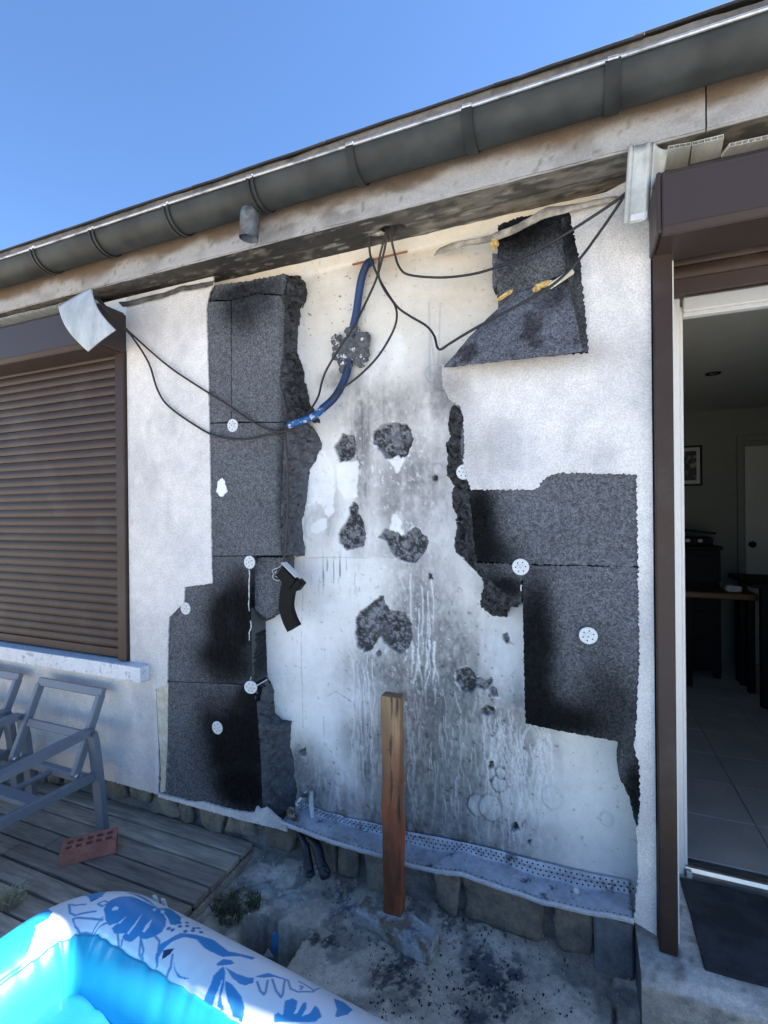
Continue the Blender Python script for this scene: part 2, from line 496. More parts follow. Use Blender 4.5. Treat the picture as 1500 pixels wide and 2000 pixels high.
# ---- ground: one sheet, fine near the wall, coarse out to the horizon
def axis(a, b, fine, far, grow=1.35):
    v = list(np.arange(a, b, fine))
    s = fine
    while v[-1] < far: s *= grow; v.append(v[-1] + s)
    s = fine; h = [a]
    while h[0] > -far: s *= grow; h.insert(0, h[0] - s)
    return np.array(h[:-1] + v)
gx = axis(-1.62, 0.24, 0.0075, 300); gy = axis(-1.0, 0.14, 0.0075, 300)
Xg, Yg = np.meshgrid(gx, gy, indexing='ij')
pit = [(G(a, b, GZ).x, G(a, b, GZ).y) for a, b in ((478, 1800), (510, 1790), (604, 1822), (556, 1893), (500, 1960), (400, 1900))]
near = (Xg > -1.65) & (Xg < .26) & (Yg > -1.03) & (Yg < .16)
Zg = np.full(Xg.shape, GZ)
rough_n = fbm(Xg*9, Yg*9, 3, 5)
Zg = Zg + np.where(near, (rough_n - .5)*0.018 + (fbm(Xg*45, Yg*45, 11, 3) - .5)*.007, 0)
Zg = Zg + np.where(near, 0.035*sstep(0.0, 0.13, Yg), 0)                  # rubble fillet at the wall foot
left = sstep(-.95, -1.15, Xg)
Zg = Zg + np.where(near, left*(fbm(Xg*14, Yg*14, 21, 4) - .45)*0.045, 0)
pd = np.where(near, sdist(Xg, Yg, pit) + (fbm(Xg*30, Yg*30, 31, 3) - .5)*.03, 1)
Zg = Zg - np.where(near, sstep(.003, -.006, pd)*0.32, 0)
cg = np.zeros(Xg.shape + (3,)) + np.array((.50, .41, .32))
cg = mixc(cg, (.64, .54, .43), sstep(.45, .62, fbm(Xg*5, Yg*5, 5, 5)))
cg = mixc(cg, (.17, .15, .13), sstep(.48, .66, fbm(Xg*13, Yg*13, 8, 5))*.7)
def gblob(px, py, rx, ry):
    p = G(px, py, GZ)
    return blob(Xg, Yg, p.x, p.y, rx, ry)
sp = fbm(Xg*38, Yg*38, 41, 4)
for (a, b, rx, ry, k, colr) in ((790, 1880, .07, .07, 1.0, (.02, .022, .024)), (755, 1905, .07, .06, 1.0, (.02, .022, .024)), (800, 1930, .06, .07, .9, (.025, .027, .03)),
        (945, 1895, .10, .09, 1.15, (.018, .022, .035)), (975, 1950, .09, .08, 1.0, (.02, .024, .034)), (1010, 1905, .06, .04, .9, (.03, .032, .04)), (930, 1990, .08, .06, .9, (.02, .024, .034)),
        (610, 1830, .06, .05, .8, (.03, .03, .03)), (640, 1835, .05, .04, .8, (.03, .03, .03)), (880, 1800, .16, .05, .7, (.04, .04, .045)), (1000, 1815, .14, .05, .8, (.035, .035, .04)), (660, 1740, .12, .06, .7, (.05, .04, .035))):
    m = gblob(a, b, rx, ry)*k
    sp2 = .55*sp + .45*fbm(Xg*95, Yg*95, 43, 2)
    cg = mixc(cg, np.array(colr)*1.6, np.clip(sstep(.50, .66, m*.34 + sp2*.72)*sstep(.08, .3, m) + .25*m, 0, 1)*.85)
cg = mixc(cg, (.12, .065, .05), gblob(690, 1725, .10, .05)*.6)
cg = mixc(cg, (.05, .075, .15), gblob(680, 1775, .045, .035)*sstep(.4, .55, sp)*.9)
cg = mixc(cg, (.36, .36, .34), np.clip(left*sstep(.5, .6, fbm(Xg*11, Yg*11, 61, 5))*gblob(540, 1720, .22, .14)*1.5, 0, 1))
cg = mixc(cg, (.05, .062, .025), np.clip(gblob(465, 1775, .10, .10)*sstep(.38, .6, fbm(Xg*22, Yg*22, 71, 4))*1.3, 0, 1))
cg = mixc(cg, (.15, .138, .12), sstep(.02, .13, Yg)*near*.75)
crack = np.abs(Xg - G(1200, 1930, GZ).x + (fbm(Yg*6, Yg*0, 77, 3) - .5)*.06)
cg = mixc(cg, (.035, .035, .035), sstep(.012, .004, crack)*near*sstep(.25, .5, fbm(Xg*0, Yg*9, 78, 2)))
Zg = Zg - sstep(.012, .003, crack)*near*.008
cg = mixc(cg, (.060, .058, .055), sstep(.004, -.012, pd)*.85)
cg = mixc(cg, (.56, .50, .43), 1 - near.astype(float))  # unseen far ground coloured pale, as a reflector bouncing sunlight onto the wall
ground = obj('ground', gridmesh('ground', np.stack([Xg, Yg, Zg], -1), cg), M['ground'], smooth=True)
tag(ground, kind='structure')

# ---- concrete step in front of the door
ST = 0.13
sx = np.linspace(.168, 2.2, 120); 
def stepface(kind):
    n = 36
    if kind == 'top':
        a, b = np.meshgrid(sx, np.linspace(-.125, .40, 40), indexing='ij'); V = np.stack([a, b, np.full(a.shape, ST)], -1)
    elif kind == 'front':
        a, b = np.meshgrid(sx, np.linspace(GZ-.05, ST, 20), indexing='ij'); V = np.stack([a, np.full(a.shape, -.125), b], -1)
    return V
V = np.concatenate([stepface('front')[:, :-1], stepface('top')], 1)
edge = np.abs(V[..., 1] + .125) + np.abs(V[..., 2] - ST)
nn = fbm(V[..., 0]*12 + V[..., 2]*7, V[..., 1]*12 + V[..., 2]*9, 91, 4)
V[..., 2] -= np.exp(-edge/.018)*(.012 + .02*nn); V[..., 1] += np.exp(-edge/.018)*(.006 + .012*nn)
V[..., 1] += np.where(V[..., 2] < ST-.02, (nn-.5)*.015, 0)
cs = np.zeros(V.shape) + np.array((.46, .43, .38))
cs = mixc(cs, (.55, .52, .47), sstep(.45, .62, nn))
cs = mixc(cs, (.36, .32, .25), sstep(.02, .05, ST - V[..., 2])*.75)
cs = mixc(cs, (.11, .105, .10), sstep(.55, .72, fbm(V[..., 0]*25, V[..., 1]*25 + V[..., 2]*25, 95, 4))*.6)
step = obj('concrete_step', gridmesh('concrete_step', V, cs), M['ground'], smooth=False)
tag(step, kind='structure')
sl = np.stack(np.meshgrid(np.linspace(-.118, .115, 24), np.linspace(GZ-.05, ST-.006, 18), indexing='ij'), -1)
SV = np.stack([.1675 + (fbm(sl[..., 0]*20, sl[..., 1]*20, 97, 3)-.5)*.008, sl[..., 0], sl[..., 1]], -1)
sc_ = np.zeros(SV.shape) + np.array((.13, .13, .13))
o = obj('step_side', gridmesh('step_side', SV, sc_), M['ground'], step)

# ---- the house: old wall, eaves, roof, coats and insulation
house = thing('house', 'single-storey house whose white render and grey insulation are torn open by fire damage', 'house', (-1.0, .2, 0))
HX0, HX1 = -6.0, 4.2

# old plaster wall with its patches, smoke and lime runs
st = 0.0042
wx = np.arange(-1.78, .262, st); wz = np.arange(.14, 2.76, st)
X, Z = np.meshgrid(wx, wz, indexing='ij')
wp = lambda a, b: (W(a, b, WY).x, W(a, b, WY).z)
pxm = 1/455.
cw = np.zeros(X.shape + (3,)) + np.array((.72, .70, .655))
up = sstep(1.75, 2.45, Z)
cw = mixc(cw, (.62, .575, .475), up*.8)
cw = mixc(cw, (.79, .775, .74), sstep(.5, .68, fbm(X*4, Z*4, 101, 5))*.7)
cw = mixc(cw, (.50, .485, .455), sstep(.5, .7, fbm(X*9+5, Z*5, 103, 5))*.35)
Yd = (fbm(X*3.5, Z*3.5, 105, 3)-.5)*.010 + (fbm(X*30, Z*30, 106, 3)-.5)*.0018
def wblob(a, b, rx, ry):
    p = wp(a, b)
    return blob(X, Z, p[0], p[1], rx*pxm, ry*pxm)
fv = fbm(X*26, Z*3.2, 107, 4); fi = fbm(X*8, Z*8, 109, 5)
for (a, b, rx, ry, k) in ((860, 470, 130, 45, .55), (680, 525, 100, 35, .45), (900, 560, 90, 60, .35), (630, 590, 60, 60, .3), (930, 520, 60, 50, .4), (760, 520, 80, 30, .4)):
    cw = mixc(cw, (.40, .31, .19), np.clip(wblob(a, b, rx, ry)*k*(.5 + fi), 0, .9))
soot = np.zeros(X.shape)
for (a, b, rx, ry, k) in ((745, 800, 115, 55, .24), (800, 960, 78, 112, .42), (705, 880, 26, 130, .5), (700, 1040, 20, 60, .4), (820, 1170, 70, 130, .42), (855, 1330, 95, 140, .78), (835, 1490, 120, 130, .88), (850, 1420, 60, 110, .75), (770, 1600, 60, 60, .6),
        (720, 1475, 26, 70, 1.15), (690, 1450, 40, 40, .5), (612, 1515, 45, 55, 1.0), (590, 1480, 22, 25, .9), (760, 1300, 85, 80, .45), (900, 1610, 140, 70, .55), (1000, 1450, 70, 110, .42), (635, 1010, 45, 60, .25), (862, 770, 36, 60, .34), (870, 730, 30, 30, .3),
        (800, 1080, 90, 40, .35), (620, 1560, 60, 40, .5), (830, 1640, 130, 35, .6), (700, 1570, 80, 40, .4), (930, 1390, 50, 40, .5), (660, 740, 40, 20, .35), (840, 1400, 60, 110, .35)):
    soot = np.maximum(soot, wblob(a, b, rx, ry)*k) + wblob(a, b, rx, ry)*k*.22
hf = fbm(X*70, Z*45, 108, 3)
fv2 = fbm(X*60, Z*7, 110, 3); fm = fbm(X*3.5+2, Z*2.2, 112, 4)
soot = 1 - np.exp(-1.95*soot*np.clip(.35 + 1.5*fm, .3, 1.6))
soot = np.clip(soot*(.52 + .66*fv + .42*(fv2-.3) + .75*(fi-.42) + .8*(hf-.5)), 0, 2)
soot = .93*np.tanh(soot*1.30/.93)*(.86 + .28*fbm(X*110, Z*80, 114, 2))
soot = np.clip(soot, 0, .93)
soot = soot*(1 - .55*sstep(wp(650, 1086)[1]+.002, wp(650, 1086)[1]-.004, Z)*sstep(wp(790, 1086)[0], wp(730, 1086)[0], X)*sstep(wp(650, 1300)[1], wp(650, 1220)[1], Z))
sg = np.array((.060, .061, .066))
cw = cw*(1-soot[..., None]) + sg*soot[..., None]
# brushed vertical ticks
tick = sstep(.66, .74, fbm(X*95, Z*9, 113, 2))*np.clip(wblob(655, 1120, 50, 40) + wblob(705, 880, 22, 110)*.8 + wblob(820, 1500, 120, 150)*.5 + wblob(720, 1480, 20, 60), 0, 1)
cw = mixc(cw, (.07, .07, .08), np.clip(tick, 0, .8))
# white scuffs
sc2 = sstep(.72, .76, fbm(X*85, Z*60, 115, 3))*np.clip(wblob(760, 920, 130, 150) + wblob(800, 1250, 110, 170), 0, 1)
cw = mixc(cw, (.80, .81, .80), np.clip(sc2*.55, 0, 1))
for (a, b, rx, ry, k) in ((672, 1480-450, 25, 70, .5), (640, 1440, 55, 90, .6), (610, 960, 30, 60, .6), (1120, 1560, 110, 130, .3), (985, 1290, 40, 60, .5), (600, 1250, 60, 100, .55)):
    cw = mixc(cw, (.80, .81, .81), wblob(a, b, rx, ry)*k)
for pl in ([(755, 893), (800, 888), (790, 900), (783, 908), (778, 926), (772, 924), (768, 908)], [(762, 1046), (788, 1044), (785, 1020), (777, 1002), (766, 1004), (764, 1022)], [(596, 930), (618, 890), (632, 880), (650, 905), (655, 960), (650, 1000), (640, 1012), (625, 985), (600, 985)], [(655, 905), (700, 900), (698, 970), (672, 975), (660, 950)], [(610, 1020), (636, 1012), (640, 1030), (622, 1046), (606, 1040)]):
    q = sdist(X, Z, [wp(a, b) for a, b in pl]) + (fbm(X*40, Z*40, 116, 3)-.5)*.022
    cw = mixc(cw, (.80, .80, .78), sstep(.004, -.004, q)*.75)
for pl in ([(592, 1090), (660, 1088), (725, 1090)], [(592, 830), (594, 960), (596, 1090)], [(593, 1100), (588, 1250), (592, 1420)], [(640, 1360), (655, 1350), (690, 1372), (700, 1395), (694, 1430)], [(632, 1400), (634, 1455), (648, 1470)], [(1015, 1300), (990, 1330), (975, 1328)], [(700, 560), (742, 548), (760, 556)]):
    q = segdist(X, Z, [wp(a, b) for a, b in pl]) + np.abs(fbm(X*30, Z*30, 118, 3)-.5)*.012
    cw = mixc(cw, (.30, .30, .31), sstep(.0055, .001, q)*.55); Yd += sstep(.006, .001, q)*.0015
Yd += (fbm(X*5 + .8*Z, Z*26, 119, 3)-.5)*.0035
# lime runs: random walks down the wall
rng = np.random.RandomState(17)
drip = np.zeros(X.shape)
def run(px, py, length, wide, al, wander=.22):
    x, z = wp(px, py); i = (x - wx[0])/st; k = int((z - wz[0])/st); n = int(length*pxm/st); dx = 0
    for q in range(n):
        if k < 0: break
        dx = dx*.8 + rng.randn()*wander; i += dx*.5
        w = wide*(1 + .5*math.sin(q*.2 + px)); a = al*(1 - (q/n)**3)*(.55 + .45*rng.rand())
        for t in range(int(i-w), int(i+w)+2):
            if 0 <= t < len(wx) and 0 <= k < len(wz): drip[t, k] = max(drip[t, k], a*max(0, 1-abs(t-i)/(w+.6)))
        k -= 1
for q in range(8): run(rng.uniform(685, 730), rng.uniform(1270, 1320), rng.uniform(120, 300), .3, .8, .15)
for q in range(58): run(rng.uniform(945, 1070), rng.uniform(1385, 1480), rng.uniform(60, 240), .25, .7, .38)
for q in range(6): run(rng.uniform(795, 850), rng.uniform(1100, 1250), rng.uniform(100, 240), .45, .85, .12)
for q in range(9): run(rng.uniform(790, 850), rng.uniform(1250, 1330), rng.uniform(30, 90), 1.0, .95, .2)
for q in range(60): run(rng.uniform(760, 1000), rng.uniform(1330, 1580), rng.uniform(30, 110), .25, .5)
for q in range(12): run(rng.uniform(690, 745), rng.uniform(1330, 1480), rng.uniform(60, 160), .25, .6, .2)
for q in range(12): run(rng.uniform(600, 680), rng.uniform(1470, 1540), rng.uniform(30, 90), .25, .5)
cw = mixc(cw, (.82, .83, .83), np.clip(drip, 0, 1)); Yd -= drip*.0012
# pencil marks left by the fitters
pen = np.minimum.reduce([np.abs(np.hypot(X-wp(847, 729)[0], Z-wp(847, 729)[1]) - .036), segdist(X, Z, [wp(838, 590), wp(840, 735)]), segdist(X, Z, [wp(860, 592), wp(856, 720)]), segdist(X, Z, [wp(840, 640), wp(852, 735)]), segdist(X, Z, [wp(838, 729), wp(856, 729)])])
cw = mixc(cw, (.25, .25, .27), sstep(.005, .001, pen)*.45)
# places where the plaster came away down to the blotched mortar
PATCH = [[(727, 862), (731, 842), (745, 829), (770, 825), (795, 830), (806, 848), (805, 872), (796, 888), (782, 896), (775, 889), (760, 896), (752, 892), (740, 876)],
 [(652, 872), (660, 862), (667, 846), (690, 850), (697, 875), (691, 893), (678, 900), (665, 901), (655, 884)],
 [(682, 993), (690, 978), (699, 986), (700, 1004), (708, 1018), (714, 1040), (713, 1064), (700, 1068), (676, 1075), (663, 1058), (660, 1045), (670, 1026), (682, 1010)],
 [(739, 1048), (752, 1034), (775, 1040), (784, 1047), (800, 1036), (811, 1028), (822, 1038), (836, 1050), (836, 1064), (826, 1084), (812, 1098), (806, 1102), (782, 1092), (768, 1082), (760, 1066), (752, 1054)],
 [(693, 1243), (694, 1210), (703, 1195), (722, 1180), (742, 1166), (749, 1164), (752, 1180), (762, 1194), (775, 1192), (792, 1198), (802, 1216), (804, 1248), (796, 1268), (782, 1276), (764, 1268), (750, 1256), (744, 1242), (738, 1248), (726, 1268), (712, 1275), (698, 1264)],
 [(888, 1322), (893, 1308), (905, 1302), (918, 1306), (932, 1322), (948, 1328), (962, 1328), (958, 1342), (944, 1347), (930, 1343), (916, 1354), (898, 1346)],
 [(938, 1385), (950, 1378), (966, 1382), (964, 1394), (950, 1398)], [(955, 1340), (970, 1342), (974, 1362), (962, 1362)],
 [(982, 1240), (990, 1238), (995, 1248), (989, 1256), (982, 1250)], [(734, 1277), (741, 1270), (747, 1277), (741, 1284)], [(586, 1463), (597, 1461), (601, 1472), (592, 1478), (585, 1473)],
 [(836, 1120), (843, 1120), (846, 1130), (838, 1132)], [(845, 930), (852, 930), (853, 938), (846, 938)], [(955, 1488), (963, 1487), (964, 1497), (957, 1499)],
 [(1000, 1612), (1008, 1605), (1012, 1618), (1004, 1628), (998, 1622)], [(905, 1660), (920, 1645), (925, 1680), (912, 1690)], [(1030, 1643), (1038, 1640), (1036, 1652), (1030, 1652)]]
mort = np.zeros(X.shape)
jn = (fbm(X*55, Z*55, 121, 3)-.5)
for q, pl in enumerate(PATCH):
    pw = [wp(a, b) for a, b in pl]
    A = np.array(pw); lo = A.min(0)-.04; hi = A.max(0)+.04
    I = (slice(*np.searchsorted(wx, (lo[0], hi[0]))), slice(*np.searchsorted(wz, (lo[1], hi[1]))))
    s = sdist(X[I], Z[I], pw) + jn[I]*.016
    inn = sstep(.002, -.003, s)
    rim = sstep(.006, .002, s)*(1-inn)*(sstep(.58, .66, fbm(X[I]*26, Z[I]*26, 131+q, 2)))
    cw[I] = mixc(cw[I], (.82, .82, .81), rim*.8)
    d = .55*fbm(X[I]*60, Z[I]*60, 141, 4) + .45*fbm(X[I]*170, Z[I]*170, 143, 2)
    mc = np.zeros(d.shape + (3,)) + np.array((.05, .052, .056))
    mc = mixc(mc, (.20, .205, .215), sstep(.52, .62, d)); mc = mixc(mc, (.010, .010, .011), sstep(.50, .40, d))
    mc = mixc(mc, (.17, .175, .185), sstep(.5, .62, fbm(X[I]*28 + q, Z[I]*28, 145, 3))*(.55 if q < 4 else .2))
    cw[I] = cw[I]*(1-inn[..., None]) + mc*inn[..., None]
    Yd[I] += inn*.016 - rim*.003 + inn*(d-.5)*.02
# blisters and half-loose flakes
for (a, b, r0, dk) in ((932, 1572, 17, 1), (958, 1577, 20, .7), (975, 1530, 13, 1), (978, 1508, 9, .9), (1078, 1558, 17, .25), (615, 1030, 26, .12), (605, 968, 14, .1), (664, 1520, 14, .3), (855, 915, 9, .2), (990, 1000, 0.1, 0), (1185, 1600, 10, .3)):
    p = wp(a, b); R0 = r0*pxm
    dd = np.hypot(X-p[0], (Z-p[1])*.85) + jn*.006
    dome = np.clip(1-(dd/R0)**2, 0, 1)
    Yd -= np.sqrt(dome)*.006
    ring = np.exp(-((dd-R0)/.0032)**2)*(.35 + .65*sstep(-.2, .8, (p[0]-X)/R0))
    cw = mixc(cw, (.04, .04, .045), np.clip(ring*dk, 0, 1)); cw = mixc(cw, (.60, .60, .61), sstep(0, .3, dome)*.28*(dk > 0))
# specks
spk = sstep(.80, .84, fbm(X*75, Z*75, 151, 2))*np.clip(.25 + wblob(640, 560, 120, 120) + wblob(880, 1450, 180, 220) + wblob(620, 1530, 60, 60), 0, 1)
cw = mixc(cw, (.05, .05, .05), np.clip(spk, 0, .85))
low = sstep(.30, .22, Z - .06*fbm(X*14, Z*4, 153, 3))
cw = mixc(cw, (.03, .03, .032), low*sstep(.42, .6, fbm(X*20, Z*14, 155, 4))*np.clip(wblob(830, 1660, 110, 60)*1.4 + wblob(620, 1580, 70, 40), 0, 1))
# old edge of trowelled strip at the top
bandm = sstep(2.648, 2.654, Z + .006*(fbm(X*9, X*0, 157, 3)-.5)); Yd -= bandm*.012; cw = mixc(cw, (.66, .62, .52), bandm*.7)
Vw = np.stack([X, WY + Yd, Z], -1)
inner = obj('old_wall', gridmesh('old_wall', Vw, cw, flip=True), M['plaster'], house, smooth=True)
# masonry core with the door opening
box('masonry', HX0, .262, WY+.03, .41, GZ-.2, 2.9, M['masonry'], house)
box('masonry', 1.16, HX1, .01, .41, GZ-.2, 2.9, M['masonry'], house)
box('lintel', .262, 1.16, .16, .41, 2.42, 2.9, M['masonry'], house)
box('door_reveal', .262, .297, .035, .41, ST-.002, 2.42, M['coat'] if False else M['white_frame'], house)

# ---- white finish coat
def coatcol(x, z):
    c = np.zeros((len(x), 3)) + np.array((.66, .64, .605))
    c = mixc(c, (.53, .525, .515), sstep(.42, .7, fbm(x*5, z*5, 201, 4))*.6)
    c = mixc(c, (.42, .42, .42), sstep(.5, .72, fbm(x*12+3, z*4, 203, 5))*.6)
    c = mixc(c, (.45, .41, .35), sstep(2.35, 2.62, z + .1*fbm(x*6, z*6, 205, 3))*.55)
    for (a, b, rx, ry, k) in ((880, 760, .08, .10, .75), (1010, 710, .25, .05, .6), (940, 880, .08, .14, .35), (1150, 690, .1, .05, .4)):  # along the flap's lower edge its brownish shadow is painted into the coat
        p = W(a, b, 0); c = mixc(c, (.24, .22, .20), blob(x, z, p.x, p.z, rx, ry)*k)
    return c
CY = -0.004; EY = 0.003                        # faces of the coat and of the foam under it
PL = lambda pts: WXZ(pts, 0.0)
leftcoat = [(-5.5, .175), (-2.3, .175)] + PL([(310, 1551), (312, 1500), (305, 1345), (328, 1338), (329, 1260), (331, 1206), (345, 1192), (360, 1178), (362, 1146), (415, 1139), (414, 1086), (409, 800), (404, 600), (410, 572), (418, 556)]) + [(PL([(418, 556)])[0][0], 2.672), (-2.128, 2.672), (-2.128, .80), (-5.5, .80)]
slab('render_coat', leftcoat, CY, EY, M['coat'], house, .007, .0020, .04, coatcol, 1, smooth_edges=(0, len(leftcoat)-1, len(leftcoat)-2, len(leftcoat)-3, len(leftcoat)-4, len(leftcoat)-5))
box('render_coat', -5.5, -2.128, CY, EY+.001, 2.40, 2.672, M['white_frame'], house)
RT = W(1273, 505, 0).x
rightcoat = PL([(868, 717), (869, 760), (880, 782), (897, 793), (905, 810), (907, 860), (906, 912), (912, 935), (921, 957), (985, 957), (1046, 956), (1064, 934), (1090, 923), (1243, 927), (1246, 1100), (1249, 1280), (1243, 1415), (1238, 1462), (1248, 1490), (1251, 1570), (1243, 1625), (1247, 1700), (1238, 1799)]) + [(RT-.004, .168), (RT-.004, 2.68)] + PL([(1112, 415), (1135, 520), (1150, 690), (1000, 702)])
def curl(x, z):
    p = W(869, 735, 0)
    return -.035*blob(x, z, p.x, p.z, .07, .11)
slab('render_coat', rightcoat, CY, EY, M['coat'], house, .005, .0030, .025, coatcol, 2, bulge=curl, smooth_edges=(22, 23, 24))
fringe = PL([(311, 1549), (345, 1557), (372, 1565), (400, 1566), (440, 1578), (470, 1584), (497, 1587), (503, 1574), (511, 1580), (522, 1576), (540, 1592), (556, 1606), (562, 1622), (540, 1616), (480, 1602), (400, 1580), (311, 1555)])
slab('render_coat', fringe, CY-.003, EY, M['coat'], house, .007, .0018, .02, coatcol, 3)
stripcoat = PL([(304, 1342), (328, 1336), (327, 1450), (322, 1546), (313, 1548), (314, 1500)])
slab('adhesive_strip', stripcoat, 0.0, .012, M['adhesive'], house, .006, .002, .02, None, 4)
# frayed mesh threads at that strip
tv, tf = [], []
rg = random.Random(4)
for k in range(46):
    a = W(rg.uniform(318, 327), rg.uniform(1455, 1546), -.004); L = rg.uniform(.02, .05)
    b = a + Vector((rg.uniform(.3, 1)*L, -rg.uniform(.002, .02), rg.uniform(-1, .2)*L*.7)); n = len(tv); w = .0009
    tv += [a + Vector((0, 0, w)), a - Vector((0, 0, w)), b - Vector((0, 0, w*.4)), b + Vector((0, 0, w*.4)), a + Vector((0, -w, 0)), b + Vector((0, -w*.4, 0))]
    tf += [(n, n+1, n+2, n+3), (n+4, n+1, n+2, n+5), (n, n+4, n+5, n+3)]
tag(obj('mesh_fringe', pymesh('mesh_fringe', tv, tf), M['adhesive'], house), kind='stuff')

# ---- grey insulation panels, each its own part with its anchors
def foamcol(blobs, base=(.090, .096, .104)):
    def f(x, z):
        c = np.zeros((len(x), 3)) + np.array(base)
        c = c*(.82 + .36*fbm(x*7, z*7, 301, 4))[:, None]
        for (a, b, rx, ry, k) in blobs:
            p = W(a, b, EY)
            m = np.clip(np.exp(-(((x-p.x)/(rx*.0023))**2 + ((z-p.z)/(ry*.0023))**2)**1.6*.75)*k*(.85 + .5*fbm(x*12, z*12, 303, 3)), 0, .98)
            c = mixc(c, (.0045, .0048, .005), m)
        return c
    return f
PE = lambda pts: WXZ(pts, EY)
def foam(name, px, blobs=(), yf=EY, seed=0, jit=.0012, grid=.02, label=None, bulge=None):
    o = slab(name, WXZ(px, yf), yf, WY-.004, M['eps'], house, .006, jit, grid, foamcol(blobs), seed, bulge=bulge)
    if label: o['label'] = label
    return o
SL = ((480, 590, 70, 60, .7), (470, 545, 90, 25, .8), (560, 700, 14, 160, .45), (555, 960, 16, 150, .7))
top_l = foam('insulation_panel', [(398, 590), (450, 588), (451, 700), (451, 823), (400, 826)], SL, seed=11)
top_m = foam('insulation_panel', [(452.5, 587), (500, 575), (548, 578), (556, 600), (553, 690), (545, 745), (560, 800), (556, 824), (452.5, 823)], SL, seed=12)
cap_l = foam('insulation_panel', [(414, 585), (412, 572), (420, 556), (470, 551), (556, 535), (560, 548), (553, 574), (500, 573), (450, 586)], ((480, 570, 100, 30, .75),), yf=.012, seed=13, jit=.003)
mid_l = foam('insulation_panel', [(400, 827.5), (556, 825.5), (553, 900), (549, 1000), (548, 1084), (400, 1086)], SL, seed=14)
low_a = foam('insulation_panel', [(416, 1087.5), (489, 1086.5), (489, 1210), (493, 1336), (322, 1330), (322, 1200), (355, 1170), (355, 1140), (416, 1138)], ((450, 1225, 64, 96, .98), (440, 1295, 80, 45, .9), (475, 1180, 34, 70, .9)), seed=15)
low_b = foam('insulation_panel', [(318, 1331.5), (493, 1338), (500, 1350), (503, 1400), (509, 1480), (513, 1582), (480, 1590), (400, 1575), (318, 1556)], ((450, 1440, 92, 90, .98), (470, 1540, 74, 55, .95), (490, 1370, 36, 46, .8), (500, 1450, 40, 115, .75)), seed=16)
chip = foam('insulation_panel', [(494, 1089), (556, 1089), (553, 1130), (546, 1152), (549, 1180), (535, 1200), (522, 1209), (507, 1198), (494, 1186)], (), yf=.035, seed=17, jit=.003)
# the smooth cut flank between the anchors
a0, a1, b0, b1 = W(490, 1186, EY), W(493, 1330, EY), W(519, 1200, WY-.004), W(519, 1325, WY-.004)
obj('cut_flank', pymesh('cut_flank', [a0, b0, b1, a1], [(0, 1, 2, 3)]), M['foam_smooth'], low_a)
torn('torn_flank', [(548, 578), (556, 600), (554, 650), (553, 690), (545, 745), (560, 800), (556, 824)], [(600, 582), (590, 600), (583, 640), (574, 680), (588, 700), (597, 745), (607, 785), (627, 826)], EY, WY, M['torn'], top_m, .016, 1)
torn('torn_flank', [(500, 573), (540, 545), (553, 535), (562, 548), (558, 572), (550, 580)], [(560, 570), (562, 540), (585, 540), (600, 552), (603, 572), (592, 600)], .012, WY, M['torn'], cap_l, .018, 2)
torn('torn_flank', [(556, 825), (553, 900), (549, 1000), (548, 1085)], [(612, 834), (628, 858), (629, 878), (606, 918), (597, 985), (590, 1022), (592, 1050), (598, 1085)], EY, WY, M['torn_light'], mid_l, .012, 3)
torn('torn_flank', [(493, 1338), (500, 1350), (503, 1400), (509, 1480), (513, 1582)], [(527, 1328), (535, 1348), (538, 1395), (552, 1406), (571, 1408), (568, 1450), (576, 1500), (582, 1545), (576, 1588), (562, 1608)], EY, WY, M['torn_light'], low_b, .011, 4)
torn('torn_flank', [(556, 1089), (553, 1130), (546, 1152), (549, 1180), (535, 1200), (522, 1209), (507, 1198)], [(560, 1089), (557, 1130), (550, 1155), (553, 1182), (538, 1204), (522, 1213), (507, 1203)], .035, WY, M['torn'], chip, .006, 5)
hole = slab('exposed_patch', WXZ([(425, 940), (430, 937), (433, 933), (438, 938), (441, 950), (444, 960), (439, 964), (436, 969), (429, 970), (426, 964), (422, 960), (425, 950)], -.001), -.001, .01, M['white_frame'], mid_l, .003, .0022, .01, None, 6)
SR = ((938, 1050, 34, 90, .95), (935, 990, 20, 60, .6), (960, 1085, 50, 30, .7))
up_r = foam('insulation_panel', [(905, 795), (910, 860), (910, 920), (919, 950), (1048, 950), (1062, 928), (1088, 917), (1250, 920), (1250, 1106.5), (1030, 1102), (931, 1097), (925, 1050), (921, 990), (913, 940), (903, 925), (900, 860)], SR, seed=21, jit=.003)
low_r = foam('insulation_panel', [(1021, 1104), (1250, 1108), (1256, 1280), (1248, 1420), (1244, 1465), (1256, 1490), (1256, 1570), (1243, 1612), (1226, 1545), (1208, 1512), (1213, 1452), (1200, 1447), (1085, 1426), (1026, 1413), (1023, 1290), (1021, 1190)],
             ((1046, 1310, 34, 145, .97), (1088, 1402, 72, 30, .95), (1185, 1390, 52, 66, .66), (1240, 1550, 20, 60, .9), (1170, 1300, 40, 60, .3), (1040, 1170, 30, 40, .5)), seed=22, jit=.0015)
wedge = foam('insulation_panel', [(931, 1099), (1019, 1103), (1019, 1180), (1000, 1172), (975, 1150), (950, 1128)], ((985, 1150, 40, 22, .95), (950, 1110, 30, 20, .6)), seed=23, jit=.003)
torn('torn_flank', [(903, 797), (900, 860), (903, 925), (912, 940), (920, 990), (925, 1050), (931, 1095)], [(884, 793), (874, 830), (876, 860), (870, 925), (884, 945), (884, 985), (892, 1005), (888, 1050), (890, 1078), (912, 1096)], EY, WY, M['torn'], up_r, .016, 6, nv=24)
torn('torn_flank', [(931, 1099), (950, 1128), (975, 1150), (1000, 1172), (1019, 1181)], [(905, 1092), (928, 1112), (947, 1132), (950, 1155), (938, 1175), (944, 1192), (960, 1206), (990, 1204), (996, 1182), (1012, 1186)], EY, WY, M['torn'], wedge, .014, 7, nv=24)
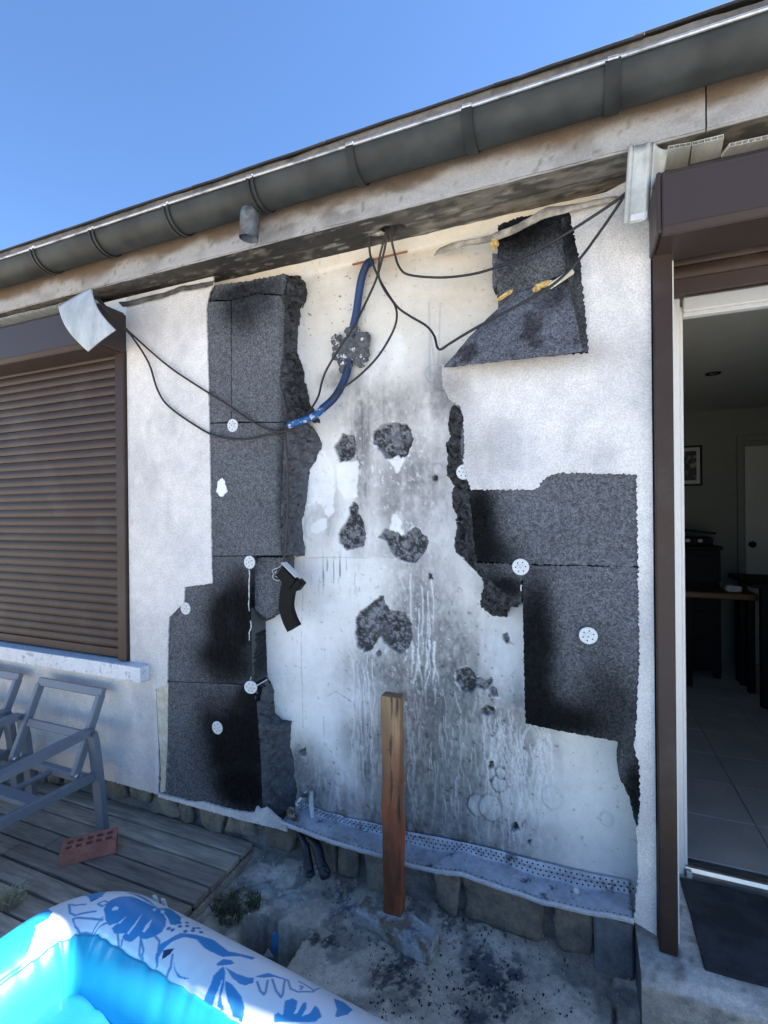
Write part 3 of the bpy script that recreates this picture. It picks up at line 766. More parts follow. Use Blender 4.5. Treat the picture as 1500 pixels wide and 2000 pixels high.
torn('torn_flank', [(1213, 1452), (1208, 1512), (1226, 1545), (1243, 1612)], [(1222, 1452), (1217, 1512), (1234, 1545), (1246, 1605)], EY, WY, M['torn'], low_r, .010, 8)
# upper right: remaining foam and the peeled flap folded forward over it
upr = foam('insulation_panel', [(972, 440), (1010, 425), (1112, 405), (1118, 440), (1112, 560), (1000, 600), (972, 610)], ((1030, 440, 90, 40, .9), (1000, 500, 30, 60, .5)), yf=.030, seed=24, jit=.003)
edge_r = foam('insulation_panel', [(1098, 425), (1138, 418), (1141, 520), (1147, 600), (1151, 686), (1120, 689), (1108, 560)], ((1125, 460, 30, 60, .9), (1130, 600, 30, 70, .5)), yf=-.002, seed=25, jit=.003, label='speckled foam edge strip beside the peeled flap')
slab('insulation_panel', WXZ([(961, 495), (972, 495), (973, 560), (962, 563)], .05), .05, WY-.004, M['eps'], house, .006, .002, .02, foamcol(()), 26)
# flap
n, m2 = 60, 30
FP0 = [W(1001, 575, .03), W(1106, 532, .02)]
FP1 = [W(867, 717, -.055), W(1138, 686, -.075)]
A = np.array([tuple(FP0[0].lerp(FP0[1], t)) for t in np.linspace(0, 1, n)]); Bq = np.array([tuple(FP1[0].lerp(FP1[1], t)) for t in np.linspace(0, 1, n)])
tt = np.linspace(0, 1, m2)[None, :, None]
FV = A[:, None]*(1-tt) + Bq[:, None]*tt
FV[..., 1] += -.02*np.sin(math.pi*tt[..., 0]) + (fbm(FV[..., 0]*12, FV[..., 2]*12, 331, 3)-.5)*.014
FV[..., 2] += (fbm(FV[..., 0]*60, FV[..., 0]*0, 332, 2)-.5)[...]*.006*tt[..., 0]
fc = np.zeros(FV.shape) + np.array((.085, .092, .108))
fc = mixc(fc, (.02, .02, .022), sstep(.45, .62, fbm(FV[..., 0]*14, FV[..., 2]*14, 335, 4))*.8)
fc = mixc(fc, (.17, .18, .205), sstep(.75, .2, tt[..., 0] + 0*FV[..., 0])*sstep(.4, .6, fbm(FV[..., 0]*5, FV[..., 2]*5, 337, 3))*.5)
flap = obj('peeled_flap', gridmesh('peeled_flap', FV, fc, flip=True), M['eps'], house)
flap['label'] = 'dark triangular flap of coating peeled forward off the wall'
md = flap.modifiers.new('thickness', 'SOLIDIFY'); md.thickness = .007; md.offset = -1
def lump(name, px, py, y, rx, ry, rz, m, parent, seed=0, rot=0.0):
    bm = bmesh.new(); bmesh.ops.create_icosphere(bm, subdivisions=3, radius=1)
    p = W(px, py, y)
    for v in bm.verts:
        d = 1 + .35*mnoise.noise(v.co*1.6 + Vector((seed*5.3, 0, 0))) + .16*mnoise.noise(v.co*4.5 + Vector((0, seed*2.7, 0)))
        q = Vector((v.co.x*rx, v.co.y*ry, v.co.z*rz))*d
        c_, s_ = math.cos(rot), math.sin(rot)
        v.co = p + Vector((q.x*c_ - q.z*s_, q.y, q.x*s_ + q.z*c_))
    me = bpy.data.meshes.new(name); bm.to_mesh(me); bm.free()
    return obj(name, me, m, parent)
lump('foam_remnant', 966, 474, .02, .014, .012, .024, M['yellow_foam'], house, 1)
lump('foam_remnant', 986, 577, .012, .032, .008, .008, M['yellow_foam'], house, 2, .45)
lump('foam_remnant', 1062, 556, -.004, .034, .010, .012, M['yellow_foam'], house, 3, .15)
lump('foam_remnant', 1048, 565, -.006, .014, .008, .009, M['yellow_foam'], house, 5, .15)
obj('foam_remnant', box_me('foam_remnant', -.045, .045, -.006, .006, -.010, .010, .004, wob=.006, seed=3), M['adhesive'], house).matrix_basis = Matrix.Translation(W(1096, 545, -.012)) @ Matrix.Rotation(-.42, 4, 'Y')

# anchor washers: perforated discs
wm = lathe('anchor_washer', [(.0300, 0), (.0300, .003), (.0275, .0048), (.0245, .0036), (.011, .0034), (.010, .0075), (.0045, .0085), (.004, .003)], 28)
wm.materials.append(M['white_plastic']); wm.materials.append(M['hole'])
bm = bmesh.new(); bm.from_mesh(wm)
for k in range(6):
    a = k*math.pi/3 + .3
    vs = [bm.verts.new((.0175*math.cos(a) + .0026*math.cos(t), .0175*math.sin(a) + .0026*math.sin(t), .0042)) for t in (2*math.pi*j/8 for j in range(8))]
    bm.faces.new(vs).material_index = 1
bm.to_mesh(wm); bm.free()
def washer(px, py, par, y=EY, tilt=(0, 0), s=1.0):
    o = bpy.data.objects.new('anchor_washer', wm); COL.objects.link(o)
    adopt(o, par)
    o.matrix_basis = Matrix.Translation(W(px, py, y - .001)) @ Matrix.Rotation(math.pi/2 + tilt[0], 4, 'X') @ Matrix.Rotation(tilt[1], 4, 'Y') @ Matrix.Rotation(px*.7, 4, 'Z') @ Matrix.Scale(s, 4)
    return o
washer(455, 831, mid_l); washer(488, 1098, low_a); washer(363, 1188, low_a); washer(490, 1342, low_b, EY-.02, (.1, .25)); washer(425, 1421, low_b)
washer(1017, 1107, low_r, EY-.003); washer(1149, 1241, low_r, EY-.006, (.1, 0)); washer(906, 922, up_r, EY+.003, s=.95)
bar('anchor_pin', W(500, 1340, -.008), W(522, 1327, .10), .006, .006, M['white_plastic'], low_b, bevel=.002)
# white crack filler along the joints
for q, pts in enumerate(([(487, 1112), (488, 1140), (487, 1170), (489, 1205)], [(489, 1212), (488, 1235), (489, 1258)], [(490, 1322), (489, 1330)], [(1018, 1142), (1018, 1160)])):
    tube('joint_filler', [W(a + random.uniform(-1.6, 1.6), b + (p2-b)*k_/3, EY + random.uniform(-.001, .002)) for (a, b), (p1_, p2) in zip(pts[:-1], pts[1:]) for k_ in range(3)], lambda t: .0016 + .0014*abs(math.sin(t*17)), M['white_plastic'], low_a if q < 3 else low_r, 6, 4)
# ---- eaves: soffit with its burnt hole, fascia, roof
FY = -0.10                                     # face of the fascia
ex = np.arange(-3.6, 1.3, .01); ey = np.arange(FY, WY+.05, .008)
Xs, Ys = np.meshgrid(ex, ey, indexing='ij')
Zs = SOF + (fbm(Xs*12, Ys*12, 401, 4)-.5)*.008 + .006*(Ys > .02)
hp = G(766, 452, SOF)
hd = np.hypot((Xs-hp.x)/.050, (Ys-hp.y)/.040) + (fbm(Xs*25, Ys*25, 403, 3)-.5)*.7
Zs = Zs + sstep(1.0, .7, hd)*.13
cs = np.zeros(Xs.shape+(3,)) + np.array((.15, .135, .105))
cs = mixc(cs, (.26, .235, .185), sstep(.5, .7, fbm(Xs*9, Ys*20, 405, 5))*.6)
burn = np.clip(blob(Xs, Ys, -.95, .03, .55, .5) + blob(Xs, Ys, -1.5, .03, .45, .4)*.7 + blob(Xs, Ys, -2.1, .08, .4, .2)*.8, 0, 1)
cs = mixc(cs, (.014, .013, .012), burn*sstep(.30, .58, fbm(Xs*11, Ys*18, 407, 5) + burn*.12)*.95)
cs = mixc(cs, (.030, .028, .025), sstep(.45, .62, fbm(Xs*16, Ys*45, 409, 5))*.75)
cs = mixc(cs, (.34, .32, .27), sstep(.64, .76, fbm(Xs*13, Ys*70, 410, 5))*.6)
cs = mixc(cs, (.40, .38, .32), sstep(.005, .001, np.abs(Ys - .022 - .004*fbm(Xs*4, Xs*0, 411, 2)))*.6*sstep(.35, .5, fbm(Xs*6, Ys*0, 412, 3)))
soffit = obj('soffit', gridmesh('soffit', np.stack([Xs, Ys, Zs], -1), cs, flip=True), M['concrete'], house)
def fascia(x0, x1, seed):
    fx = np.linspace(x0, x1, int((x1-x0)/.012)); fz = np.linspace(SOF-.003, 2.93, 24)
    a, b = np.meshgrid(fx, fz, indexing='ij')
    n1 = fbm(a*7, b*14, 421+seed, 5)
    y = FY + (fbm(a*14, b*14, 423+seed, 3)-.5)*.006
    y = y + .002*np.exp(-(b-SOF+.003)/.006)
    c = np.zeros(a.shape+(3,)) + np.array((.29, .29, .287))
    c = mixc(c, (.20, .20, .197), sstep(.45, .65, n1)*.7)
    c = mixc(c, (.10, .066, .036), sstep(SOF+.04, SOF+.105, b + (n1-.5)*.09)*.92)
    c = mixc(c, (.05, .045, .04), blob(a, b, -.95, 2.8, .5, .08)*sstep(.4, .6, n1)*.6)
    c = mixc(c, (.10, .085, .07), sstep(.76, .80, fbm(a*45, b*45, 427+seed, 2))*.6)
    V = np.stack([a, y, b], -1)
    back = V[:, -1:].copy(); back[..., 1] += .06
    bot = V[:, :1].copy(); bot[..., 1] += .007; 
    V2 = np.concatenate([bot, V, back], 1); c2 = np.concatenate([c[:, :1], c, c[:, -1:]], 1)
    return obj('fascia', gridmesh('fascia', V2, c2, flip=False), M['concrete'], house)
xc = W(1379, 200, FY).x
fascia(-3.7, xc-.002, 0); fascia(xc+.002, 1.4, 5)
box('eaves_core', -6, HX1, FY+.012, .45, 2.86, 2.93, M['masonry'], house)
# roof: edge board, dark sheets, slope behind
roof = obj('roof', pymesh('roof', [(-7, -.13, 2.985), (5, -.13, 2.985), (5, 4.2, 4.8), (-7, 4.2, 4.8), (-7, -.13, 2.90), (5, -.13, 2.90), (5, 4.2, 4.70), (-7, 4.2, 4.70)],
                           [(0, 1, 2, 3), (7, 6, 5, 4), (0, 4, 5, 1), (1, 5, 6, 2), (2, 6, 7, 3), (3, 7, 4, 0)]), M['slate'], house)
ebx = np.linspace(-3.6, 1.4, 420); ebz = np.linspace(2.86, 2.992, 8)
a, b = np.meshgrid(ebx, ebz, indexing='ij')
yy = -.140 + (fbm(a*9, b*9, 431, 3)-.5)*.010
b2 = b + (fbm(a*5, a*0, 433, 4)-.5)*.016*(b > 2.95)
obj('edge_board', gridmesh('edge_board', np.stack([a, yy, b2], -1)), M['roof_edge'], roof, smooth=False)
rx = -3.6; rg = random.Random(9)
while rx < 1.4:
    L = rg.uniform(.35, .8); dz = rg.uniform(-.004, .006); dy = rg.uniform(-.008, .004)
    me = box_me('roof_sheet', rx, rx+L+.03, -.155+dy, .25, 2.988+dz, 2.998+dz, .002, wob=.004, seed=rx, cuts=4)
    for v in me.vertices: v.co.z += (v.co.y+.155)*.38
    obj('roof_sheet', me, M['slate'], roof)
    rx += L

# ---- rain gutter
gut = thing('rain_gutter', 'long dark half-round zinc rain gutter along the eaves', 'gutter', (-1, -.18, 2.79))
GYc, GZc, GR = -.178, 2.862, .075
gxs = np.arange(-3.7, 1.5, .04)
def gprof(r, a0=math.pi, a1=2*math.pi, n=22): return [(GYc + r*math.cos(t), GZc + r*math.sin(t)) for t in np.linspace(a0, a1, n)]
prof = gprof(GR) + [(p[0], p[1]) for p in gprof(GR-.003)[::-1]]
GV = np.zeros((len(gxs), len(prof), 3))
GV[..., 0] = gxs[:, None]; GV[..., 1] = np.array([p[0] for p in prof])[None]; GV[..., 2] = np.array([p[1] for p in prof])[None]
GV[..., 1:] += ((fbm(GV[..., 0]*5, GV[..., 1]*20 + GV[..., 2]*20, 441, 3)-.5)*.006)[..., None]
obj('trough', gridmesh('trough', GV, wrap=True), M['zinc'], gut, smooth=True)
obj('rim_bead', sweep('rim_bead', [Vector((x, GYc-GR-.002, GZc+.003 + .002*math.sin(x*3))) for x in gxs], .0060, 10), M['zinc_rim'], gut, smooth=True)
def band(x, w, r=GR+.003, nm='bracket', mtl='zinc'):
    pr_ = gprof(r, math.pi*.985, 2*math.pi*.99, 20) + gprof(r+.0045, math.pi*.985, 2*math.pi*.99, 20)[::-1]
    V = np.zeros((2, len(pr_), 3)); V[0, :, 0] = x-w/2; V[1, :, 0] = x+w/2
    V[..., 1] = np.array([p[0] for p in pr_])[None]; V[..., 2] = np.array([p[1] for p in pr_])[None]
    me = gridmesh(nm, V, wrap=True)
    m = len(pr_); bm = bmesh.new(); bm.from_mesh(me); bm.verts.ensure_lookup_table()
    h = m//2
    for s0 in (0, m):
        for k in range(h-1):
            bm.faces.new((bm.verts[s0+k], bm.verts[s0+k+1], bm.verts[s0+m-2-k], bm.verts[s0+m-1-k]))
    bm.to_mesh(me); bm.free()
    return obj(nm, me, M[mtl], gut)
for px, w, q in ((65, .016, 2), (180, .016, 2), (325, .016, 2), (490, .016, 2), (684, .030, 1), (912, .034, 1), (1197, .042, 1)):
    x = W(px, 505-.321*px, -.25).x
    if q == 2: band(x-.011, w*.7); band(x+.011, w*.7)
    else: band(x, w)
    obj('bead_clip', sweep('bead_clip', [Vector((x-.014, GYc-GR-.002, GZc+.005)), Vector((x+.014, GYc-GR-.002, GZc+.004))], .0078, 10), M['zinc_rim'], gut)
op = W(487, 430, GYc)
out_prof = [(.040, -.075), (.040, -.005), (.046, .02), (.036, .02), (.036, -.070), (.036, -.075)]
me = lathe('outlet', [(.042, .045), (.040, .03), (.0385, -.085), (.0355, -.085), (.0355, .0)], 28)
me.transform(Matrix.Translation((op.x, GYc+.005, 2.772)) @ Matrix.Rotation(.10, 4, 'Y'))
obj('outlet', me, mat('outlet_zinc', (.11, .13, .155), (.03, .033, .038), (16, .4, .6), (60, .15), rough=.5, metal=.2), gut, smooth=True)

# ---- roller shutter over the window
rs = thing('roller_shutter', 'closed brown roller shutter over the window left of the burnt wall', 'shutter', (-3.0, -.03, .82))
SX1 = -2.132; GRW = .062
sl_prof = []
for t in np.linspace(0, 1, 9): sl_prof.append((-.0075*math.sin(math.pi*(.12+.80*t))**.8, .001 + .0405*t))
sl_prof += [(.004, .0415), (.004, .0455), (.007, .0455), (.007, .0)]
def slat_mesh(x0, x1):
    vs = [(x0, p[0], p[1]) for p in sl_prof] + [(x1, p[0], p[1]) for p in sl_prof]
    m = len(sl_prof)
    fs = [(k, (k+1) % m, m+(k+1) % m, m+k) for k in range(m)] + [tuple(range(m))[::-1], tuple(range(m, 2*m))]
    return pymesh('slat', vs, fs)
sm = slat_mesh(-4.2, SX1-GRW+.012); sm.materials.append(M['brown'])
z = .872; k = 0
while z < 2.46:
    o = bpy.data.objects.new('slat', sm); COL.objects.link(o); adopt(o, rs)
    o.location = (0, .010 + .0015*math.sin(k*2.1), z + random.uniform(-.0008, .0008)); o.rotation_euler.y = random.uniform(-.0006, .0006)
    z += .0455; k += 1
box('bottom_bar', -4.2, SX1-GRW+.012, .000, .018, .826, .872, M['brown'], rs, .003)
box('guide_rail', SX1-GRW, SX1, -.022, .03, .82, 2.50, M['brown'], rs, .004)
def shutter_box(x0, x1, y0, y1, z0, z1, ch, parent, end):
    prof = [(y1, z0), (y0+.022, z0), (y0, z0+.018), (y0, z1-ch), (y0+ch, z1), (y1, z1)]
    vs = [(x0, a, b) for a, b in prof] + [(x1, a, b) for a, b in prof]
    m = len(prof)
    fs = [(k, (k+1) % m, m+(k+1) % m, m+k) for k in range(m)]
    fs += [tuple(range(m))[::-1], tuple(range(m, 2*m))]
    me = pymesh('shutter_box', vs, fs)
    bm = bmesh.new(); bm.from_mesh(me); bmesh.ops.recalc_face_normals(bm, faces=bm.faces)
    bmesh.ops.bevel(bm, geom=bm.edges[:], offset=.003, segments=2, affect='EDGES'); bm.to_mesh(me); bm.free()
    o = obj('shutter_box', me, M['brown_box'], parent)
    box('end_cap', end[0], end[1], y0+.004, y1, z0+.004, z1-.012, M['brown_box'], parent, .004)
    return o
shutter_box(-4.4, SX1-.012, -.165, .0, 2.385, 2.595, .03, rs, (SX1-.012, SX1+.002))
# window sill
sillc = lambda v: None
sv = box_me('window_sill', -4.4, -2.000, -.058, .03, .738, .815, .006, seg=2, wob=.003, cuts=6)
M['sill'] = mat('chipped_white_paint', (.66, .68, .70), (.60, .62, .64), (8, .4, .6), (90, .12), rough=.8, bump=[(70, .5, .004)], dirt=((.36, .37, .37), 26, .56, .62, .8))
obj('window_sill', sv, M['sill'], house)

# ---- roller shutter over the door
rd = thing('roller_shutter', 'raised brown roller shutter with its box above the open doorway', 'shutter', (.8, -.03, ST))
JX0, JX1 = .2305, .284
box('guide_rail', JX0, JX1, -.026, .034, .132, 2.46, M['brown'], rd, .004)
shutter_box(JX0+.006, 1.45, -.170, .03, 2.382, 2.578, .03, rd, (JX0-.008, JX0+.006))
sm2 = slat_mesh(.30, 1.2); sm2.materials.append(M['brown'])
for k, zz in enumerate((2.345, 2.3905, 2.436)):
    o = bpy.data.objects.new('slat', sm2); COL.objects.link(o); adopt(o, rd); o.location = (0, .10, zz)
box('bottom_bar', .299, 1.2, .086, .112, 2.288, 2.344, M['brown'], rd, .004)
# white door frame and threshold
df = thing('door_frame', 'white door frame with metal threshold, standing open onto the dark room', 'door frame', (.8, .4, ST))
fx0, fx1 = .297, .374
box('jamb', fx0, fx1, .385, .44, ST, 2.39, M['white_frame'], df, .004)
box('jamb', fx1, fx1+.012, .40, .43, ST, 2.36, M['white_frame'], df, .003)
box('jamb', 1.10, 1.16, .385, .44, ST, 2.39, M['white_frame'], df, .004)
box('head', fx1+.012, 1.10, .385, .44, 2.335, 2.39, M['white_frame'], df, .004)
box('head', fx1+.012, 1.10, .395, .43, 2.318, 2.335, M['white_frame'], df, .003)
tp = [(.372, ST), (.372, ST+.016), (.385, ST+.020), (.390, ST+.034), (.40, ST+.037), (.412, ST+.034), (.418, ST+.026), (.44, ST+.026), (.44, ST)]
vs = [(fx1+.002, a, b) for a, b in tp] + [(1.10, a, b) for a, b in tp]; m = len(tp)
obj('threshold', pymesh('threshold', vs, [(k, (k+1) % m, m+(k+1) % m, m+k) for k in range(m)] + [tuple(range(m))[::-1], tuple(range(m, 2*m))]), M['alu'], df)
box('end_block', fx1+.002, fx1+.022, .366, .392, ST, ST+.03, M['pvc'], df, .003)
# doormat
mat_me = box_me('doormat', .352, 1.05, -.040, .362, ST, ST+.011, .003, cuts=8, wob=.003)
tag(obj('doormat', mat_me, M['mat']), 'dark charcoal doormat lying on the concrete step at the door', 'doormat')

# ---- the dim room behind the door
RZ = ST+.02; RY = 3.5; RC = 2.47
def rbox(nm, *a, m='room_wall'): return tag(box(nm, *a, M[m]), kind='structure')
rw = rbox('room_wall', -2.0, 3.4, RY, RY+.1, RZ-.1, RC+.1)
rbox('room_side_wall', -2.1, -2.0, .41, RY, RZ-.1, RC+.1)
rbox('room_side_wall', 3.4, 3.5, .41, RY, RZ-.1, RC+.1)
rbox('room_ceiling', -2.1, 3.5, .41, RY+.1, RC, RC+.1, m='room_ceiling')
rf = rbox('room_floor', -2.1, 3.5, .442, RY, RZ-.12, RZ-.004, m='grout')
tm = box_me('tile', -.1655, .1655, -.1655, .1655, -.008, .0, .0015); tm.materials.append(M['tile'])
for i in range(-2, 8):
    for j in range(0, 9):
        cx, cy = .722 - .1675 + (i)*.335, .6435 + j*.335
        if cx > 3.2 or cx < -.4: continue
        o = bpy.data.objects.new('tile', tm); COL.objects.link(o); adopt(o, rf); o.location = (cx, cy, RZ)
dl = thing('downlight', 'unlit round downlight recessed in the dim room ceiling', 'light', (0, 0, 0))
pz = G(1393, 729, RC); dl.location = pz
me = lathe('trim_ring', [(.045, 0), (.045, -.006), (.034, -.008), (.030, .0)], 24); me.transform(Matrix.Translation(pz)); obj('trim_ring', me, M['dark_wood'], dl)
me = lathe('lamp', [(.029, -.001), (.020, -.004), (.01, -.0045)], 20); me.transform(Matrix.Translation(pz)); obj('lamp', me, M['alu'], dl)
a0, a1 = W(1322, 872, RY-.02), W(1372, 948, RY-.02)
pf = thing('framed_picture', 'small dark framed picture hanging on the room back wall', 'picture', ((a0.x+a1.x)/2, RY-.02, a1.z))
for (x0, x1, z0, z1) in ((a0.x, a1.x, a0.z-.016, a0.z), (a0.x, a1.x, a1.z, a1.z+.016), (a0.x, a0.x+.016, a1.z+.016, a0.z-.016), (a1.x-.016, a1.x, a1.z+.016, a0.z-.016)):
    box('frame_side', x0, x1, RY-.025, RY-.001, z0, z1, M['dark_wood'], pf, .002)
box('mount', a0.x+.016, a1.x-.016, RY-.012, RY-.002, a1.z+.016, a0.z-.016, M['paper'], pf)
box('print', a0.x+.04, a1.x-.045, RY-.015, RY-.0125, a1.z+.05, a0.z-.05, mat('print', (.02, .02, .022), (.2, .2, .2), (16, .52, .6), None, rough=.6), pf)
d0 = W(1452, 862, RY)
idr = thing('interior_door', 'pale closed interior door in the back wall of the room', 'door', (d0.x+.4, RY, RZ))
box('casing', d0.x-.055, d0.x, RY-.03, RY, RZ, d0.z+.055, M['room_wall'], idr, .004)
box('casing', d0.x, d0.x+.85, RY-.03, RY, d0.z, d0.z+.055, M['room_wall'], idr, .004)
box('casing', d0.x+.80, d0.x+.85, RY-.03, RY, RZ, d0.z, M['room_wall'], idr, .004)
box('door_leaf', d0.x+.006, d0.x+.794, RY-.014, RY-.001, RZ+.006, d0.z-.05, M['room_ceiling'], idr, .002)
hp_ = W(1467, 1063, RY-.03)
me = lathe('door_handle', [(.012, 0), (.012, .03), (.028, .04), (.03, .06), (.018, .07)], 16); me.transform(Matrix.Translation((hp_.x, RY-.014, hp_.z)) @ Matrix.Rotation(math.pi/2, 4, 'X')); obj('door_handle', me, M['dark_wood'], idr)
q0 = W(1413, 1068, 2.9)
dr = thing('dresser', 'black dresser against the wall in the dim room', 'dresser', (q0.x-.4, 3.1, RZ))
box('carcass', q0.x-.9, q0.x-.015, 2.92, RY-.02, RZ+.06, q0.z-.03, M['dark_wood'], dr, .004)
box('top_board', q0.x-.92, q0.x, 2.90, RY-.015, q0.z-.029, q0.z, M['dark_wood'], dr, .004)
for j in range(4):
    for i2 in range(2):
        zc = RZ+.12 + j*(q0.z-RZ-.18)/4
        box('drawer', q0.x-.88+i2*.43, q0.x-.47+i2*.43, 2.905, 2.919, zc, zc+(q0.z-RZ-.18)/4-.02, M['dark_wood'], dr, .003)
for s1 in (-.88, -.06): box('foot', q0.x+s1, q0.x+s1+.05, 2.95, 3.0, RZ, RZ+.06, M['dark_wood'], dr)
q1 = W(1398, 1040, 3.1)
rk = thing('rack', 'dark low rack of small things standing on the dresser', 'rack', (q1.x-.15, 3.1, q0.z))
bar('rail', (q1.x-.5, 3.1, q0.z+.16), (q1.x, 3.1, q0.z+.10), .03, .02, M['dark_wood'], rk)
box('base', q1.x-.45, q1.x-.04, 3.0, 3.2, q0.z, q0.z+.07, M['dark_wood'], rk, .01)
for j in range(4): box('label_tag', q1.x-.42+j*.09, q1.x-.39+j*.09, 2.994, 2.999, q0.z+.03, q0.z+.055, M['paper'], rk)
q2 = W(1475, 1158, 2.7); q2b = W(1414, 1158, 2.7)
bn = thing('wooden_bench', 'brown wooden bench beside the black dresser in the room', 'bench', (q2.x-.2, 2.8, RZ))
box('seat', q2b.x-.3, q2.x, 2.62, 3.0, q2.z-.05, q2.z, M['warm_wood'], bn, .008)
for s1, s2 in ((q2.x-.06, 2.65), (q2.x-.06, 2.94), (q2b.x-.27, 2.65), (q2b.x-.27, 2.94)): box('leg', s1, s1+.045, s2, s2+.045, RZ, q2.z-.05, M['dark_wood'], bn, .003)
ppz = q2.z
pp = obj('paper_stack', box_me('paper_stack', q2b.x+.02, q2.x-.08, 2.70, 2.92, ppz, ppz+.045, .01, wob=.02, cuts=4), M['paper'])
tag(pp, 'loose pale papers piled on the wooden bench', 'papers')
q3 = W(1470, 1140, 2.3)
tb = thing('table', 'dark table edge inside the room at the right edge of the doorway', 'table', (q3.x+.5, 2.4, RZ))
box('table_top', q3.x, q3.x+1.2, 2.3, 2.9, q3.z-.03, q3.z, M['dark_wood'], tb, .004)
for s1, s2 in ((q3.x+.06, 2.34), (q3.x+1.08, 2.34), (q3.x+.06, 2.82), (q3.x+1.08, 2.82)): box('leg', s1, s1+.05, s2, s2+.05, RZ, q3.z-.03, M['dark_wood'], tb, .003)

# ---- plinth of rubble stones
pl = thing('stone_plinth', 'low rubble stone footing showing below the white wall', 'footing', (-1, .12, GZ))
mbx, mbz = np.meshgrid(np.arange(-4.5, .163, .014), np.arange(GZ-.1, .18, .012), indexing='ij')
mby = .098 + (fbm(mbx*9, mbz*14, 481, 4)-.5)*.035
obj('mortar_bed', gridmesh('mortar_bed', np.stack([mbx, mby, mbz], -1)), M['mortar'], pl, smooth=True)
rg = random.Random(21)
def rock(x0, x1, y0, y1, z0, z1, seed):
    """A rough dressed stone: box rounded by a superellipsoid, broken by noise."""
    bm = bmesh.new(); bmesh.ops.create_cube(bm, size=2.0); bmesh.ops.subdivide_edges(bm, edges=bm.edges[:], cuts=7, use_grid_fill=True)
    c = Vector(((x0+x1)/2, (y0+y1)/2, (z0+z1)/2)); h = Vector(((x1-x0)/2, (y1-y0)/2, (z1-z0)/2))
    sk = rg.uniform(-.25, .25); tw = rg.uniform(-.2, .2)
    for v in bm.verts:
        q = v.co.copy(); e = 9.0
        n = (abs(q.x)**e + abs(q.y)**e + abs(q.z)**e)**(1/e); q /= n
        q.x *= 1 + sk*q.z; q.z *= 1 + tw*q.x
        d = 1 + .16*mnoise.noise(q*1.4 + Vector((seed*7.1, 0, 0))) +   .11*mnoise.noise(q*3.6 + Vector((0, seed*3.3, 0)))
        v.co = c + Vector((q.x*h.x, q.y*h.y, q.z*h.z))*d
    me = bpy.data.meshes.new('stone'); bm.to_mesh(me); bm.free()
    return obj('stone', me, M['stone'], pl, smooth=True)
STN = [(215, 252), (258, 294), (303, 350), (354, 378), (393, 440), (446, 497), (520, 580), (600, 655), (662, 700), (716, 775), (850, 897), (908, 1060), (1082, 1158)]
for q, (a, b) in enumerate(STN):
    xa, xb = W(a, 1600 + (a-250)*.25, .08).x, W(b, 1600 + (b-250)*.25, .08).x
    z1 = .165 - rg.uniform(0, .03); z0 = rg.uniform(.005, .06) - (.05 if a > 560 else 0)
    if a > 900: z0 = -.045; z1 = .160
    rock(xa, xb, .066, .15, z0, z1, q)
x = -2.56
while x > -4.3:
    L = rg.uniform(.09, .2); rock(x-L, x-.02, .066, .15, rg.uniform(.0, .04), .165, x); x -= L
xa, xb = W(1160, 1840, .07).x, W(1238, 1860, .07).x
me = box_me('stone', xa, xb, .045, .13, -.075, .15, .008, wob=.006, cuts=3, seed=5)
o = obj('stone', me, mat('grey_block', (.20, .205, .21), (.14, .14, .14), (14, .45, .6), (80, .2), rough=.9, bump=[(60, .5, .006)]), pl); o['label'] = 'squared grey block at the end of the footing'

# ---- starter rail: perforated tray left at the foot of the insulation
rl = thing('starter_rail', 'bent perforated metal starter rail along the foot of the stripped wall', 'metal rail', (-.5, .06, .17))
lip = [(548, 1607), (600, 1628), (640, 1643), (700, 1661), (750, 1675), (800, 1692), (850, 1703), (900, 1708), (950, 1726), (1000, 1743), (1060, 1763), (1120, 1777), (1180, 1789), (1238, 1800)]
LP = resample([tuple(W(a, b, -.008 - .006*math.sin(i))) for i, (a, b) in enumerate(lip)], 160)
fl = [(548, 1572), (620, 1584), (700, 1600), (760, 1616), (850, 1632), (950, 1655), (1050, 1681), (1150, 1704), (1238, 1722)]
FT = resample([tuple(W(a, b, WY-.012)) for a, b in fl], 160)
FB = FT.copy(); FB[:, 2] = LP[:, 2] + .006 + .003*np.sin(np.arange(160)*.3); FB[:, 0] = LP[:, 0]; FT[:, 0] = LP[:, 0]
FT[:, 2] = np.maximum(FT[:, 2], FB[:, 2] + .028)
FT[:, 1] += (vnoise(np.arange(160)*.15, np.zeros(160), 5)-.5)*.006
t5 = np.linspace(0, 1, 12)[:, None]
tray = np.array([[LP[i]*(1-t) + FB[i]*t for t in np.linspace(0, 1, 12)] for i in range(160)])
tray[..., 2] += (fbm(tray[..., 0]*14, tray[..., 1]*30, 501, 3)-.5)*.008
lp2 = LP.copy(); lp2[:, 2] += .012; lp2[:, 1] -= .002
V = np.concatenate([lp2[:, None], tray, FT[:, None]*.5 + FB[:, None]*.5, FT[:, None]], 1)
o = obj('tray', gridmesh('tray', V, flip=True), M['rail'], rl, smooth=False)
md = o.modifiers.new('t', 'SOLIDIFY'); md.thickness = .0015
